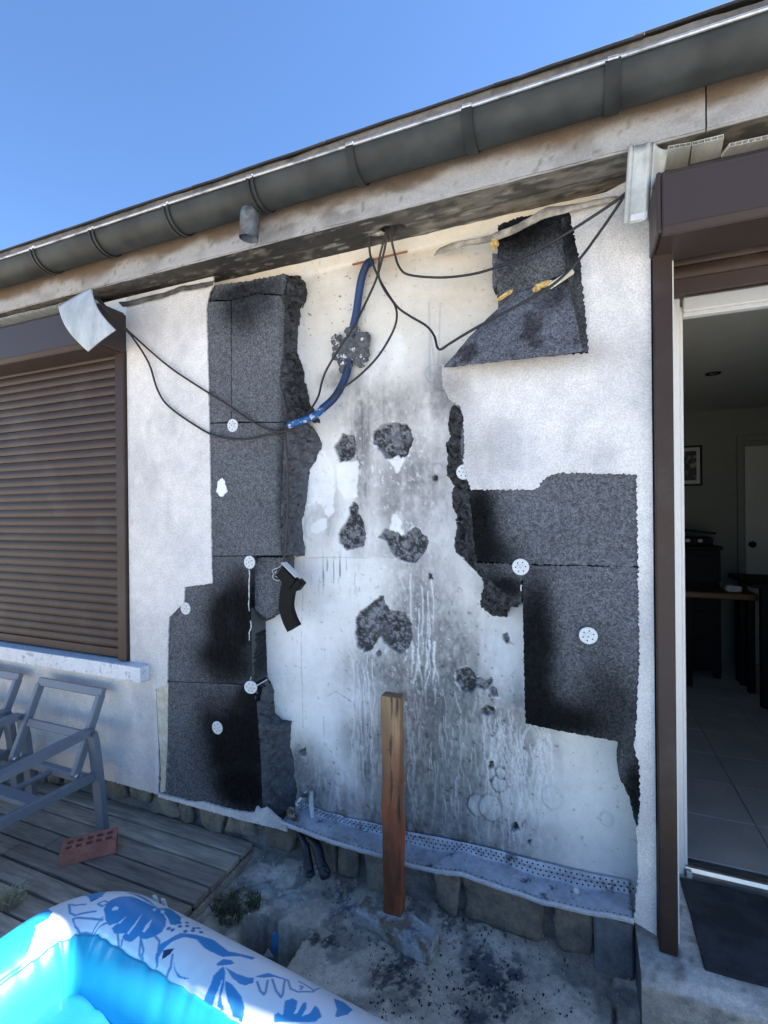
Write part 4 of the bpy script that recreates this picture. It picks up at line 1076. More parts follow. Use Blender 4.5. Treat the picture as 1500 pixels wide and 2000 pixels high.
# residue of coat along the lip
V = np.stack([lp2 + np.array((0, -.003, .002)), LP + np.array((0, -.005, -.004)), LP + np.array((0, .004, -.008))], 1)
V[..., 2] += (fbm(V[..., 0]*25, V[..., 1]*0, 503, 3)-.5)[...]*.008
md = obj('lip_residue', gridmesh('lip_residue', V, np.zeros(V.shape) + np.array((.52, .53, .53)), flip=True), M['coat'], rl).modifiers.new('t', 'SOLIDIFY'); md.thickness = .003
pv, pf_ = [], []
def dot(c, nrm, r):
    s = nrm.cross(Vector((1, 0, 0))).normalized(); t = Vector((1, 0, 0)); n = len(pv)
    for k in range(7): a = 2*math.pi*k/7; pv.append(c + nrm*.0032 + (s*math.cos(a) + t*math.sin(a))*r)
    pf_.append(tuple(range(n, n+7)))
L = np.linspace(LP[0, 0], LP[-1, 0], int((LP[-1, 0]-LP[0, 0])/.019))
for i, x in enumerate(L):
    ft = np.array([np.interp(x, FT[:, 0], FT[:, k]) for k in range(3)]); fb = np.array([np.interp(x, FT[:, 0], FB[:, k]) for k in range(3)]); lq = np.array([np.interp(x, FT[:, 0], LP[:, k]) for k in range(3)])
    for row in range(3):
        t = .22 + .28*row; c = Vector(fb*(1-t) + ft*t); c.x += .0095*(row % 2)
        dot(c, Vector((0, -1, 0)), .0036)
    if True:
        c = Vector(lq*(1-.10) + fb*.10); dot(c + Vector((0, 0, .004)), Vector((0, -.1, 1)).normalized(), .0028)
tag(obj('perforation', pymesh('perforation', pv, pf_), M['hole'], rl), kind='stuff')
# white strip and lump at the outlet end of the tray
tag(lump('plaster_crumb', 1125, 1740, .05, .010, .008, .012, M['white_plastic'], None, 8), 'small white crumb of plaster lying in the starter rail', 'rubble')
# ================================================================== THINGS ON AND AT THE WALL
def ribbon(name, up, lo, ys, m, parent=None, n=70, th=.003, wob=.006, seed=0):
    A = resample([tuple(W(a, b, y)) for (a, b), y in zip(up, ys)], n); B = resample([tuple(W(a, b, y)) for (a, b), y in zip(lo, ys)], n)
    t = np.linspace(0, 1, 8)[None, :, None]
    V = A[:, None]*(1-t) + B[:, None]*t
    V[..., 1] += -.004*np.sin(math.pi*t[..., 0]) + (fbm(V[..., 0]*14, V[..., 2]*14, 600+seed, 3)-.5)*wob*2
    V[..., 2] += (fbm(V[..., 0]*18, V[..., 0]*0, 610+seed, 3)-.5)*.012
    o = obj(name, gridmesh(name, V, flip=True), m, parent, smooth=True)
    md = o.modifiers.new('t', 'SOLIDIFY'); md.thickness = th
    return o
M['strip'] = mat('sooty_trim', (.34, .30, .23), (.13, .11, .085), (12, .40, .58), (60, .2), rough=.6)
M['membrane'] = mat('charred_membrane', (.10, .09, .075), (.03, .028, .025), (12, .4, .6), (60, .25), rough=.8)
tag(ribbon('metal_trim', [(1205, 384), (1130, 398), (1072, 405), (1030, 430), (960, 458), (900, 472), (862, 484)], [(1205, 394), (1130, 409), (1080, 421), (1040, 441), (975, 468), (912, 480), (848, 500)], [-.012, -.02, -.035, -.03, .01, .05, .085], M['strip'], wob=.005), 'twisted sooty trim strip hanging loose under the eaves above the peeled flap', 'metal trim')
tag(ribbon('membrane_strip', [(232, 592), (300, 576), (360, 558), (402, 552), (420, 547)], [(240, 600), (300, 586), (360, 568), (402, 562), (416, 556)], [-.012, -.014, -.016, -.014, -.005], M['membrane'], wob=.008, seed=4), 'charred wavy membrane strip along the top of the left white wall', 'strip')

# hollow cladding boards under the eaves
def hollow_board(name, x0, x1, y0, y1, z, m, parent, cells=5, h=.010, tr=None):
    vs, fs = [], []
    def bx(a0, a1, b0, b1, c0, c1):
        n = len(vs)
        for c in (c0, c1):
            for b in (b0, b1):
                for a in (a0, a1): vs.append(Vector((a, b, c)))
        for q in ((0, 2, 3, 1), (4, 5, 7, 6), (0, 1, 5, 4), (2, 6, 7, 3), (0, 4, 6, 2), (1, 3, 7, 5)): fs.append(tuple(n+i for i in q))
    t = .0014
    bx(x0, x1, y0, y1, z, z+t); bx(x0, x1, y0, y1, z+h-t, z+h)
    for k in range(cells+1):
        xc = x0 + (x1-x0)*k/cells; a, b = (xc, xc+t) if k == 0 else ((xc-t, xc) if k == cells else (xc-t/2, xc+t/2))
        bx(a, b, y0, y1, z+t, z+h-t)
    me = pymesh(name, vs, fs)
    if tr is not None: me.transform(tr)
    return obj(name, me, m, parent)
cl_ = thing('soffit_cladding', 'dirty pale hollow soffit boards sagging above the window shutter', 'cladding', (-3.0, -.05, 2.66))
x = -2.30; k = 0
while x > -3.7:
    hollow_board('board', x-.098, x, -.096, .0, 2.664 - .006*math.sin(k*.8) - .002*k, M['pvc_grey'], cl_, 5, tr=Matrix.Translation((0, 0, 0)))
    x -= .1005; k += 1
# loose curved plate
pc = [W(115, 600, -.205), W(180, 563, -.185), W(227, 645, -.195), W(173, 687, -.225)]
U, Vv = np.meshgrid(np.linspace(0, 1, 26), np.linspace(0, 1, 26), indexing='ij')
PV = sum(np.array(tuple(c))[None, None]*w[..., None] for c, w in zip(pc, ((1-U)*(1-Vv), U*(1-Vv), U*Vv, (1-U)*Vv)))
PV[..., 1] -= (.022*np.sin(math.pi*Vv) + .004*np.sin(math.pi*U)); PV[..., 0] -= .006*np.sin(math.pi*Vv); PV[..., 2] -= .010*np.sin(math.pi*Vv)
o = obj('loose_panel', gridmesh('loose_panel', PV, flip=True), mat('chalky_panel', (.40, .44, .45), (.30, .33, .34), (9, .4, .65), (40, .12), rough=.6, stretch=(2, 1, .6)), smooth=True)
md = o.modifiers.new('t', 'SOLIDIFY'); md.thickness = .004; md.offset = 1
tag(o, 'loose curved whitish panel dangling from the corner of the window shutter box', 'panel')
# broken cladding beside the door box
bcl = thing('broken_cladding', 'broken white hollow cladding pieces hanging above the door shutter box', 'cladding', (.4, -.05, 2.65))
def px_board(pa, pb, pc_, z0, z1, cells):
    a, b, c = G(*pa, z0), G(*pb, z1), G(*pc_, z0)
    ux = (b-a); L = ux.length; ux.normalize(); vy = (c-a); D = vy.length; vy.normalize(); nz = ux.cross(vy).normalized()
    tr = Matrix(((ux.x, vy.x, nz.x, a.x), (ux.y, vy.y, nz.y, a.y), (ux.z, vy.z, nz.z, a.z), (0, 0, 0, 1)))
    return hollow_board('board', 0, L, 0, D, 0, M['pvc'], bcl, cells, .011, tr)
px_board((1305, 292), (1350, 284), (1300, 333), 2.655, 2.657, 4)
px_board((1352, 284), (1414, 269), (1348, 321), 2.656, 2.662, 5)
px_board((1425, 287), (1540, 262), (1408, 308), 2.655, 2.66, 9)
a, b, c, d = W(1278, 277, -.108), W(1305, 292, -.104), W(1299, 333, -.06), W(1272, 372, -.10)
U, Vv = np.meshgrid(np.linspace(0, 1, 12), np.linspace(0, 1, 16), indexing='ij')
PV = sum(np.array(tuple(c_))[None, None]*w[..., None] for c_, w in zip((a, b, c, d), ((1-U)*(1-Vv), U*(1-Vv), U*Vv, (1-U)*Vv)))
PV[..., 1] += .012*np.sin(math.pi*U)
md = obj('board', gridmesh('board', PV, flip=True), M['pvc'], bcl, smooth=True).modifiers.new('t', 'SOLIDIFY'); md.thickness = .005
tm_ = thing('trim_profile', 'short white trim profile hanging vertically beside the door shutter box', 'trim', tuple(W(1245, 440, -.11)))
tl, tr_, br, bl = W(1227, 287, -.112), W(1276, 277, -.112), W(1268, 429, -.118), W(1216, 440, -.125)
pr_ = [(0, 0), (.04, -.006), (.10, -.010), (.17, -.006), (.22, 0), (.24, -.003), (.28, 0), (.70, 0), (.76, -.004), (.84, -.006), (.90, 0), (1, .006)]
PV = np.array([[tuple((tl.lerp(tr_, u)).lerp(bl.lerp(br, u), v) + Vector((0, dy*1.3, 0))) for u, dy in pr_] for v in np.linspace(0, 1, 10)])
md = obj('profile', gridmesh('profile', PV), M['pvc'], tm_).modifiers.new('t', 'SOLIDIFY'); md.thickness = .003
PV = np.array([[tuple((tl.lerp(tr_, u)).lerp(bl.lerp(br, u), v) + Vector((0, -.006, 0))) for u in np.linspace(.28, .90, 5)] for v in np.linspace(.90, .985, 4)])
obj('end_tab', gridmesh('end_tab', PV), M['white_plastic'], tm_)

# torn paper at the soffit hole
ph = G(738, 458, SOF)
o = lump('torn_board', 736, 456, ph.y - .002, .034, .016, .007, mat('torn_board', (.42, .39, .32), (.12, .11, .09), (22, .45, .6), (70, .3), rough=.9, bump=[(50, .6, .006)]), None, 3, -.15)
tag(o, 'torn scrap of board at the hole burnt in the eaves', 'scrap')

# cables
def cab(pts, label, r=.0048, nm='cable'):
    o = tube(nm, [W(a, b, y) for a, b, y in pts], r, M['cable'], None, 8, 9)
    return tag(o, label, 'cable')
cab([(190, 580, -.17), (208, 600, -.17), (235, 630, -.10), (262, 657, -.03), (330, 716, -.022), (405, 766, -.02), (440, 788, -.018), (500, 828, -.016), (540, 842, -.018), (575, 838, -.020), (596, 814, .0), (620, 778, .035), (629, 745, .05), (640, 718, .055), (668, 672, .03), (690, 640, .03), (714, 592, .06), (735, 545, .065), (748, 500, .05), (754, 470, .03), (757, 440, .02)],
    'black cable running from the loose panel up past the mortar clump to the eaves hole')
cab([(190, 584, -.17), (209, 606, -.175), (235, 634, -.11), (258, 658, -.035), (290, 708, -.022), (308, 762, -.02), (330, 794, -.018), (380, 830, -.016), (420, 851, -.015), (470, 858, -.015), (520, 850, -.018), (556, 842, -.020), (590, 827, -.014), (612, 812, .01), (638, 790, .03), (660, 765, .045), (700, 735, .05), (735, 700, .05), (760, 662, .05), (774, 628, .05), (772, 598, .05), (752, 568, .055), (740, 540, .055), (741, 505, .045), (750, 468, .03), (756, 440, .02)],
    'black cable sagging lowest across the left white wall and looping back to the eaves')
cab([(722, 462, .02), (722, 490, .05), (729, 518, .055), (748, 558, .06), (775, 598, .05), (800, 617, .04), (832, 636, .025), (848, 656, .01), (854, 678, -.01), (862, 682, -.03), (880, 670, -.05), (930, 640, -.09), (1010, 597, -.10), (1080, 556, -.09), (1130, 508, -.07), (1165, 462, -.06), (1200, 412, -.07), (1226, 372, -.09)],
    'black cable that dips to a sharp kink beside the peeled flap')
cab([(760, 440, .02), (763, 460, .03), (770, 492, .05), (780, 522, .055), (800, 537, .05), (860, 542, .04), (920, 536, .02), (970, 522, -.01), (1030, 498, -.04), (1090, 466, -.06), (1150, 428, -.07), (1195, 398, -.08), (1226, 374, -.09)],
    'black cable running nearly level from the eaves hole to the white trim')
cab([(557, 843, -.014), (559, 870, -.012), (562, 920, .0), (562, 980, .004), (560, 1040, .002), (556, 1080, .0), (554, 1098, -.005)], 'thin cable hanging straight down beside the torn foam edge', .0045)
# blue conduit
def conduit(name, pts, r, per=.0048):
    p = smooth_path([W(a, b, y) for a, b, y in pts], 14)
    P = resample([tuple(q) for q in p], max(20, int(sum((p[i+1]-p[i]).length for i in range(len(p)-1))/(per/3))))
    V = [Vector(q) for q in P]
    return sweep(name, V, lambda t: r*(1 + .07*math.cos(t*(len(V)-1)*2*math.pi/3)), 12)
cd = thing('blue_conduit', 'ribbed blue conduit running down the bare plaster through the mortar clump', 'conduit', tuple(W(690, 640, .09)))
obj('hose', conduit('hose', [(726, 510, .10), (716, 518, .085), (706, 545, .085), (701, 575, .088), (696, 610, .09), (690, 640, .095), (684, 690, .10), (678, 725, .092), (668, 752, .08), (652, 778, .055), (628, 800, .02)], .0165), M['conduit'], cd, smooth=True)
obj('scuffed_hose', conduit('scuffed_hose', [(630, 799, .022), (612, 813, -.002), (590, 822, -.016), (563, 831, -.026)], .0150), mat('scuffed_blue', (.010, .07, .22), (.40, .47, .55), (55, .54, .60), (80, .15), rough=.55), cd, smooth=True)
# mortar clump round the conduit
mcl = thing('mortar_clump', 'crumbly grey mortar clump holding the blue conduit on the plaster', 'mortar', tuple(W(683, 680, .1)))
M['clump'] = mat('mortar_clump', (.10, .105, .11), (.055, .058, .062), (30, .4, .6), (90, .3), rough=.95, bump=[(45, .9, .012)], dirt=((.62, .62, .60), 30, .555, .585, .95))
for q, (a, b, rx, ry, rz) in enumerate(((684, 682, .055, .026, .066), (664, 688, .036, .024, .042), (708, 668, .036, .024, .042), (688, 648, .036, .024, .026), (674, 712, .036, .022, .034), (704, 700, .034, .02, .036), (658, 664, .026, .02, .026), (712, 690, .024, .02, .03))):
    lump('clod', a, b, .10, rx, ry, rz, M['clump'], mcl, q+2)
# rusty lath
o = bar('lath', W(688, 517, .095), W(796, 491, .095), .006, .011, M['rust'], None, (0, 1, 0), .002)
tag(o, 'thin rusty lath sticking out behind the top of the blue conduit', 'lath')

# black bent duct hanging from the cable
dk = thing('cable_duct', 'black plastic bent duct piece dangling beside the torn insulation', 'duct', tuple(W(570, 1165, .0)))
pth = smooth_path([W(568, 1138, -.006), W(562, 1160, -.006), (W(560, 1185, -.006)), W(566, 1208, -.006), W(575, 1227, -.006)], 6)
obj('bend', sweep('bend', pth, .030, section=[(-1, -.45), (-1, .45), (1, .45), (1, -.45)]) if False else sweep('bend', pth, 1.0, section=[(-.016, -.030), (.016, -.030), (.016, .030), (-.016, .030)]), M['black'], dk)
Rm = Matrix.Translation(W(562, 1128, -.008)) @ Matrix.Rotation(math.radians(42), 4, 'Y')
me = box_me('head', -.045, .045, -.018, .018, -.028, .028, .003); me.transform(Rm); obj('head', me, M['black'], dk)
me = box_me('collar', .034, .064, -.021, .021, -.012, .034, .003); me.transform(Matrix.Translation(W(567, 1130, -.010)) @ Matrix.Rotation(math.radians(42), 4, 'Y')); obj('collar', me, M['black'], dk)
me = box_me('flange', -.056, -.052, -.022, .022, -.055, .040, .0015); me.transform(Matrix.Translation(W(562, 1126, -.010)) @ Matrix.Rotation(math.radians(42+88), 4, 'Y') @ Matrix.Translation((.02, 0, 0))); obj('flange', me, M['white_plastic'], dk)
for q in range(5): tube('wire', [W(552, 1100, 0), W(545-q*3, 1108+q*4, -.02), W(532+q*2, 1114+q*5, -.01), W(536+q*4, 1124+q*2, .0)], .0016, M['black'] if q % 2 else M['white_plastic'], dk, 5, 5)

# wooden post and its block
px0, px1 = W(744, 1400, -.068).x, W(780, 1400, -.068).x
bm_me = box_me('wooden_post', px0, px1, -.068, -.018, .005, .855, .004, seg=2, wob=.007, cuts=9, seed=3)
pgr = mat('post_top_wood', (.29, .165, .08), (.11, .066, .038), (10, .42, .60), (40, .5), rough=.8, stretch=(1, 1, .3), bump=[(40, .5, .004)])
nt = pgr.node_tree; s = NT.__new__(NT); s.m = pgr; s.t = nt; s.n = nt.nodes; s.b = nt.nodes['Principled BSDF']
top_link = s.b.inputs['Base Color'].links[0].from_socket
sx_ = s.new('ShaderNodeSeparateXYZ'); g_ = s.new('ShaderNodeNewGeometry'); s.link(g_.outputs['Position'], sx_.inputs[0])
addn = s.new('ShaderNodeMath', operation='MULTIPLY_ADD'); s.link(s.noise(14, 4, .6, (1, 1, .3)), addn.inputs[0]); addn.inputs[1].default_value = .35; s.link(sx_.outputs['Z'], addn.inputs[2])
low = s.mixrgb(s.mrange(s.noise(10, 6, .7, (1, 1, .22)), .4, .62, 0, 1), (.36, .10, .032), (.13, .042, .019))
wood = s.mixrgb(s.mrange(addn.outputs[0], .55, .95, 0, 1), low, top_link)
wood = s.mixrgb(s.mrange(s.noise(34, 5, .6, (1, 1, .07)), .57, .63, 0, .85), wood, (.03, .02, .014))
wood = s.mixrgb(s.mrange(s.noise(16, 6, .7), .60, .68, 0, .7), wood, (.05, .03, .02))
s.link(wood, s.b.inputs['Base Color'])
post = obj('wooden_post', bm_me, pgr)
tag(post, 'upright rust-brown wooden post standing in front of the burnt wall', 'post')
me = box_me('wood_block', -.165, .165, -.045, .045, -.07, .0, .008, seg=2, wob=.016, cuts=7, seed=9)
me.transform(Matrix.Translation(((px0+px1)/2 + .02, -.075, .008)) @ Matrix.Rotation(math.radians(-9), 4, 'Z'))
tag(obj('wood_block', me, M['rubble']), 'flaking paint-stained block on the ground under the wooden post', 'block')

# water pipes at the foot of the wall
tp_ = thing('water_tap', 'broken white water pipe and tap end at the foot of the wall', 'pipe', tuple(W(600, 1600, .08)))
tube('pipe', [W(607, 1546, .085), W(608, 1575, .085), W(611, 1608, .085)], .011, M['white_plastic'], tp_, 10, 6)
tube('elbow', [W(604, 1546, .07), W(592, 1556, .055), W(580, 1572, .04)], .0105, mat('taped_pipe', (.5, .51, .5), (.03, .03, .03), (32, .5, .56), None, rough=.6, stretch=(.4, 1, 1)), tp_, 10, 6)
lump('valve_body', 570, 1590, .03, .018, .018, .03, mat('scorched_brass', (.10, .07, .04), (.3, .3, .28), (40, .5, .6), (90, .3), rough=.6, metal=.3), tp_, 4, .6)
tube('valve_stem', [W(560, 1573, .02), W(548, 1568, .015)], .005, M['char'], tp_, 8, 3)
hs = thing('charred_pipe', 'charred black pipe stubs drooping from under the starter rail', 'pipe', tuple(W(615, 1700, 0)))
tube('stub', [W(588, 1628, .05), W(596, 1650, .02), W(602, 1678, .0), W(606, 1702, -.02)], .017, M['char'], hs, 10, 8)
tube('stub', [W(600, 1634, .05), W(618, 1652, .02), W(626, 1680, -.01), W(632, 1700, -.03)], .021, M['char'], hs, 10, 8)
lump('burnt_end', 634, 1702, -.03, .026, .024, .028, M['char'], hs, 6); lump('burnt_end', 607, 1705, -.02, .018, .018, .016, M['char'], hs, 7)

# ================================================================== DECK, CHAIRS, BRICK
dkk = thing('wooden_deck', 'weathered grey wooden deck of long planks left of the bare concrete', 'deck', (-3, -.8, GZ))
row = 0; y = .088; rg = random.Random(33)
while y > -2.6:
    xe = -1.452 + rg.uniform(-.006, .006) + .018*row*.12
    joints = [xe - rg.uniform(.75, 1.5)]
    while joints[-1] > -4.8: joints.append(joints[-1] - rg.uniform(1.1, 1.9))
    a = xe
    for j in joints:
        w = .086 + rg.uniform(-.002, .002)
        me = box_me('plank', j+.004, a, y-w, y, -.026, rg.uniform(-.003, .002), .0035, seg=2, wob=.0025, cuts=2, seed=row+a)
        obj('plank', me, M['deck'], dkk); a = j
    y -= .0985; row += 1
for jx in (-1.52, -2.1, -2.7, -3.3, -3.9): box('joist', jx-.03, jx+.03, -2.5, .08, GZ-.01, -.0265, M['dark_wood'], dkk)
box('end_board', -1.449, -1.437, -2.5, .085, GZ-.01, -.030, M['deck'], dkk)

def make_chair():
    c = thing('chair_frame', 'grey metal lounge chair frame without cushions, nearest to the burnt wall', 'chair', (-2.45, -.45, 0), 'cushionless metal chairs below the window')
    xr, xl = -2.215, -2.745; F = M['frame_grey']
    for x, s in ((xr, 1), (xl, -1)):
        p = smooth_path([(x, -.100, .0), (x, -.125, .30), (x, -.150, .485), (x, -.168, .507), (x, -.20, .511), (x, -.50, .497), (x, -.80, .485), (x, -.835, .478), (x, -.85, .455), (x, -.87, .2), (x, -.885, 0)], 6)
        obj('side_frame', sweep('side_frame', [Vector(q) for q in p], 1.0, section=[(-.022, -.026), (.022, -.026), (.022, .026), (-.022, .026)] if False else [(-.014, -.027), (.014, -.027), (.014, .027), (-.014, .027)]), F, c)
        bar('seat_rail', (x - s*.018, -.125, .275), (x - s*.018, -.86, .305), .028, .045, F, c)
        # back rest upright on this side
        xi = x - s*.035
        bar('back_upright', (xi, -.215, .315), (xi, -.075, .655), .028, .040, F, c, (0, 1, .3))
        tube('hinge_bolt', [(xi - .02, -.215, .318), (xi + .02, -.215, .318)], .010, M['alu'], c, 8, 2)
    xa, xb = xl+.035, xr-.035
    bar('back_rail', (xa-.014, -.070, .665), (xb+.014, -.070, .665), .030, .042, F, c, (0, .4, 1))
    bar('back_rail', (xa+.014, -.147, .478), (xb-.014, -.147, .478), .022, .040, F, c, (0, .4, 1))
    bar('cross_rail', (xl+.032, -.165, .279), (xr-.032, -.165, .279), .035, .04, F, c)
    for yy, ww in ((-.40, .065), (-.62, .065), (-.83, .04)): bar('seat_slat', (xl+.032, yy, .292), (xr-.032, yy, .292), ww, .02, F, c)
    bar('center_rail', ((xl+xr)/2, -.18, .272), ((xl+xr)/2, -.83, .290), .03, .018, F, c)
    return c
ch = make_chair()
c2 = ch.copy(); COL.objects.link(c2); c2.location = ch.location + Vector((-.652, .0, 0)); c2['label'] = 'grey metal lounge chair frame cut off by the left edge of the photo'
for q in list(ch.children):
    k = q.copy(); COL.objects.link(k); k.parent = c2; k.matrix_parent_inverse = q.matrix_parent_inverse.copy()

# perforated brick: cells of a grid, ten of them sunk through
def brick_mesh():
    L, D, H = .22, .105, .06
    xs = [0, .018]; 
    for k in range(5): xs += [xs[-1]+.0235, xs[-1]+.0235+.0165]
    xs[-1] = L; ys = [0, .020, .046, .059, .085, D]
    hx = {1, 3, 5, 7, 9}; hy = {1, 3}; bm = bmesh.new()
    V = {}
    def v(i, j, z):
        if (i, j, z) not in V: V[(i, j, z)] = bm.verts.new((xs[i]-L/2, ys[j]-D/2, z))
        return V[(i, j, z)]
    nx, ny = len(xs)-1, len(ys)-1
    for i in range(nx):
        for j in range(ny):
            if i in hx and j in hy:
                q = [v(i, j, H), v(i+1, j, H), v(i+1, j+1, H), v(i, j+1, H)]; b = [v(i, j, .004), v(i+1, j, .004), v(i+1, j+1, .004), v(i, j+1, .004)]
                for k in range(4): bm.faces.new((q[k], b[k], b[(k+1) % 4], q[(k+1) % 4]))
                bm.faces.new(b)
            else: bm.faces.new((v(i, j, H), v(i+1, j, H), v(i+1, j+1, H), v(i, j+1, H)))
    for i in range(nx):
        bm.faces.new((v(i, 0, 0), v(i+1, 0, 0), v(i+1, 0, H), v(i, 0, H))); bm.faces.new((v(i+1, ny, 0), v(i, ny, 0), v(i, ny, H), v(i+1, ny, H)))
    for j in range(ny):
        bm.faces.new((v(0, j+1, 0), v(0, j, 0), v(0, j, H), v(0, j+1, H))); bm.faces.new((v(nx, j, 0), v(nx, j+1, 0), v(nx, j+1, H), v(nx, j, H)))
    es = [e for e in bm.edges if len(e.link_faces) == 2 and e.calc_face_angle(0) > .8 and max(abs(w.co.x) for w in e.verts) > .1085 - 1e-4 or (len(e.link_faces) == 2 and e.calc_face_angle(0) > .8 and min(abs(w.co.y) for w in e.verts) > .052)]
    bmesh.ops.bevel(bm, geom=es, offset=.003, segments=2, affect='EDGES')
    me = bpy.data.meshes.new('brick'); bm.to_mesh(me); bm.free(); return me
A, B = G(121, 1694, .001), G(222, 1668, .001)
bo = obj('perforated_brick', brick_mesh(), M['brick'])
ang = math.atan2(B.y-A.y, B.x-A.x); dirv = Vector((math.cos(ang), math.sin(ang), 0)); nv_ = Vector((-dirv.y, dirv.x, 0))
bo.location = (A+B)/2 + nv_*.0525; bo.location.z = .003; bo.rotation_euler.z = ang
tag(bo, 'red perforated brick with ten holes lying on the wooden deck', 'brick')

# ================================================================== PADDLING POOL
POOL_BLUE= [[[-0.062,1.747],[-0.061,1.536],[-0.047,1.405],[-0.018,1.295],[0.029,1.275],[0.086,1.245],[0.122,1.325],[0.151,1.425],[0.172,1.556],[0.179,1.686],[0.165,1.797],[0.151,1.867],[0.136,1.887],[0.122,1.857],[0.115,1.947],[0.108,1.998],[0.086,2.018],[0.072,1.998],[0.072,1.937],[0.05,1.998],[0.036,2.008],[0.022,1.978],[0.029,1.867],[0.007,1.958],[-0.027,1.917]],[[-0.057,1.195],[-0.026,1.124],[0.022,1.144],[0.086,1.245],[0.1,1.024],[0.172,1.175],[0.194,1.355],[0.194,1.446],[0.179,1.486],[0.151,1.385],[0.093,1.245],[0.029,1.225]],[[-0.148,1.154],[-0.099,1.104],[-0.094,1.436],[-0.119,1.556]],[[0.23,2.098],[0.208,1.978],[0.201,1.837],[0.215,1.707],[0.23,1.536],[0.273,1.415],[0.323,1.325],[0.388,1.385],[0.459,1.195],[0.459,1.295],[0.423,1.365],[0.388,1.536],[0.352,1.556],[0.323,1.556],[0.287,1.496],[0.251,1.566],[0.23,1.717],[0.222,1.837],[0.222,1.978],[0.237,2.088]],[[0.273,1.937],[0.294,2.008],[0.323,2.038],[0.344,2.018],[0.33,2.058],[0.309,2.058],[0.287,2.008]],[[0.409,2.118],[0.409,1.958],[0.402,1.837],[0.409,1.656],[0.423,1.697],[0.445,1.877],[0.452,2.008],[0.474,2.098],[0.466,2.108],[0.452,2.098],[0.438,2.108]],[[0.438,1.807],[0.466,1.817],[0.502,1.877],[0.524,1.968],[0.531,2.048],[0.531,2.098],[0.502,2.088],[0.474,2.008],[0.452,1.907]],[[0.416,1.656],[0.452,1.656],[0.488,1.616],[0.502,1.576],[0.51,1.646],[0.495,1.737],[0.481,1.757],[0.452,1.737]],[[0.388,1.676],[0.395,1.556],[0.416,1.506],[0.431,1.526],[0.416,1.616],[0.395,1.697]],[[0.61,1.937],[0.603,1.867],[0.61,1.817],[0.617,1.827],[0.624,1.817],[0.617,1.747],[0.61,1.656],[0.624,1.566],[0.639,1.576],[0.646,1.676],[0.646,1.747],[0.653,1.717],[0.653,1.556],[0.66,1.526],[0.667,1.606],[0.667,1.727],[0.682,1.636],[0.682,1.506],[0.696,1.526],[0.711,1.606],[0.703,1.707]],[[0.703,1.175],[0.725,1.104],[0.761,1.205],[0.761,1.375],[0.746,1.496],[0.739,1.516],[0.732,1.385]],[[0.502,1.556],[0.524,1.375],[0.581,1.305],[0.589,1.315],[0.545,1.395],[0.524,1.496]]]
POOL_WHITE= [[[-0.034,1.717],[-0.03,1.656],[-0.015,1.646],[-0.011,1.697],[-0.023,1.747]],[[0.029,1.867],[0.036,1.717],[0.036,1.867]],[[0.079,1.927],[0.079,1.747],[0.072,1.546],[0.086,1.757],[0.086,1.927]],[[0.122,1.807],[0.115,1.686],[0.115,1.546],[0.129,1.686],[0.129,1.807]],[[0.079,1.375],[0.079,1.315],[0.086,1.285],[0.093,1.385]],[[0.108,1.335],[0.1,1.225],[0.115,1.255],[0.122,1.345]],[[0.438,2.108],[0.431,1.847],[0.431,1.817],[0.452,2.098]]]
POOL_DARK= [[[0.222,1.877],[0.251,1.787],[0.251,1.877],[0.237,1.998]],[[-0.125,1.526],[-0.108,1.486],[-0.098,1.476],[-0.114,1.556]]]
POOL_LINES= [[[-0.175,1.446],[-0.159,1.556],[-0.13,1.606]],[[-0.175,1.446],[-0.17,1.727],[-0.153,1.817],[-0.085,1.797]],[[-0.16,1.867],[-0.1,1.917],[-0.035,1.927]],[[-0.16,1.867],[-0.146,2.028],[-0.119,2.108],[-0.06,2.108],[-0.046,1.887]],[[-0.052,2.128],[-0.004,1.917]],[[-0.092,1.626],[-0.079,1.566],[-0.058,1.606],[-0.072,1.697],[-0.091,1.646]],[[0.136,1.917],[0.158,2.068],[0.179,2.098]],[[0.122,1.857],[0.165,2.008],[0.172,2.078]],[[0.165,1.767],[0.194,1.807],[0.215,1.978]],[[0.258,1.877],[0.273,2.008],[0.273,2.118]],[[0.05,1.988],[0.079,2.108]],[[0.079,2.028],[0.086,2.088]],[[0.517,1.606],[0.538,1.697],[0.553,1.717],[0.553,1.676],[0.538,1.506]],[[0.545,1.446],[0.574,1.586],[0.596,1.636],[0.596,1.596],[0.574,1.355]],[[0.581,1.325],[0.603,1.446],[0.624,1.436],[0.653,1.295],[0.653,1.064]],[[0.603,1.215],[0.624,1.215],[0.653,1.245]],[[0.617,1.305],[0.624,1.295],[0.624,1.365]]]
POOL_DOTS= [[0.187,1.566],[0.201,1.556],[0.208,1.425],[0.237,1.466],[0.222,1.335],[0.251,1.375],[0.194,1.355],[0.208,1.255],[0.244,1.305],[0.251,1.235],[0.273,1.305]]
pool = thing('paddling_pool', 'inflatable blue paddling pool with a leaf and bird print on its rim', 'pool', (-.5, -1.4, 0))
cx, cy, pa, PR_, pzc, prx, prz, pth_ = -1.4433, -.7363, -.089, .1718, .1819, .1477, .2125, 2.1098
e1 = np.array([math.cos(pa), math.sin(pa)]); e2 = np.array([math.sin(pa), -math.cos(pa)]); P0 = np.array([cx, cy])
LL, SS = 2.3, 1.55
segs = [(P0 + e1*PR_, P0 + e1*(LL-PR_)), (P0 + e1*LL + e2*PR_, P0 + e1*LL + e2*(SS-PR_)), (P0 + e1*(LL-PR_) + e2*SS, P0 + e1*PR_ + e2*SS), (P0 + e2*(SS-PR_), P0 + e2*PR_)]
cens = [P0 + e1*(LL-PR_) + e2*PR_, P0 + e1*(LL-PR_) + e2*(SS-PR_), P0 + e1*PR_ + e2*(SS-PR_), P0 + e1*PR_ + e2*PR_]
arc = math.pi/2*PR_
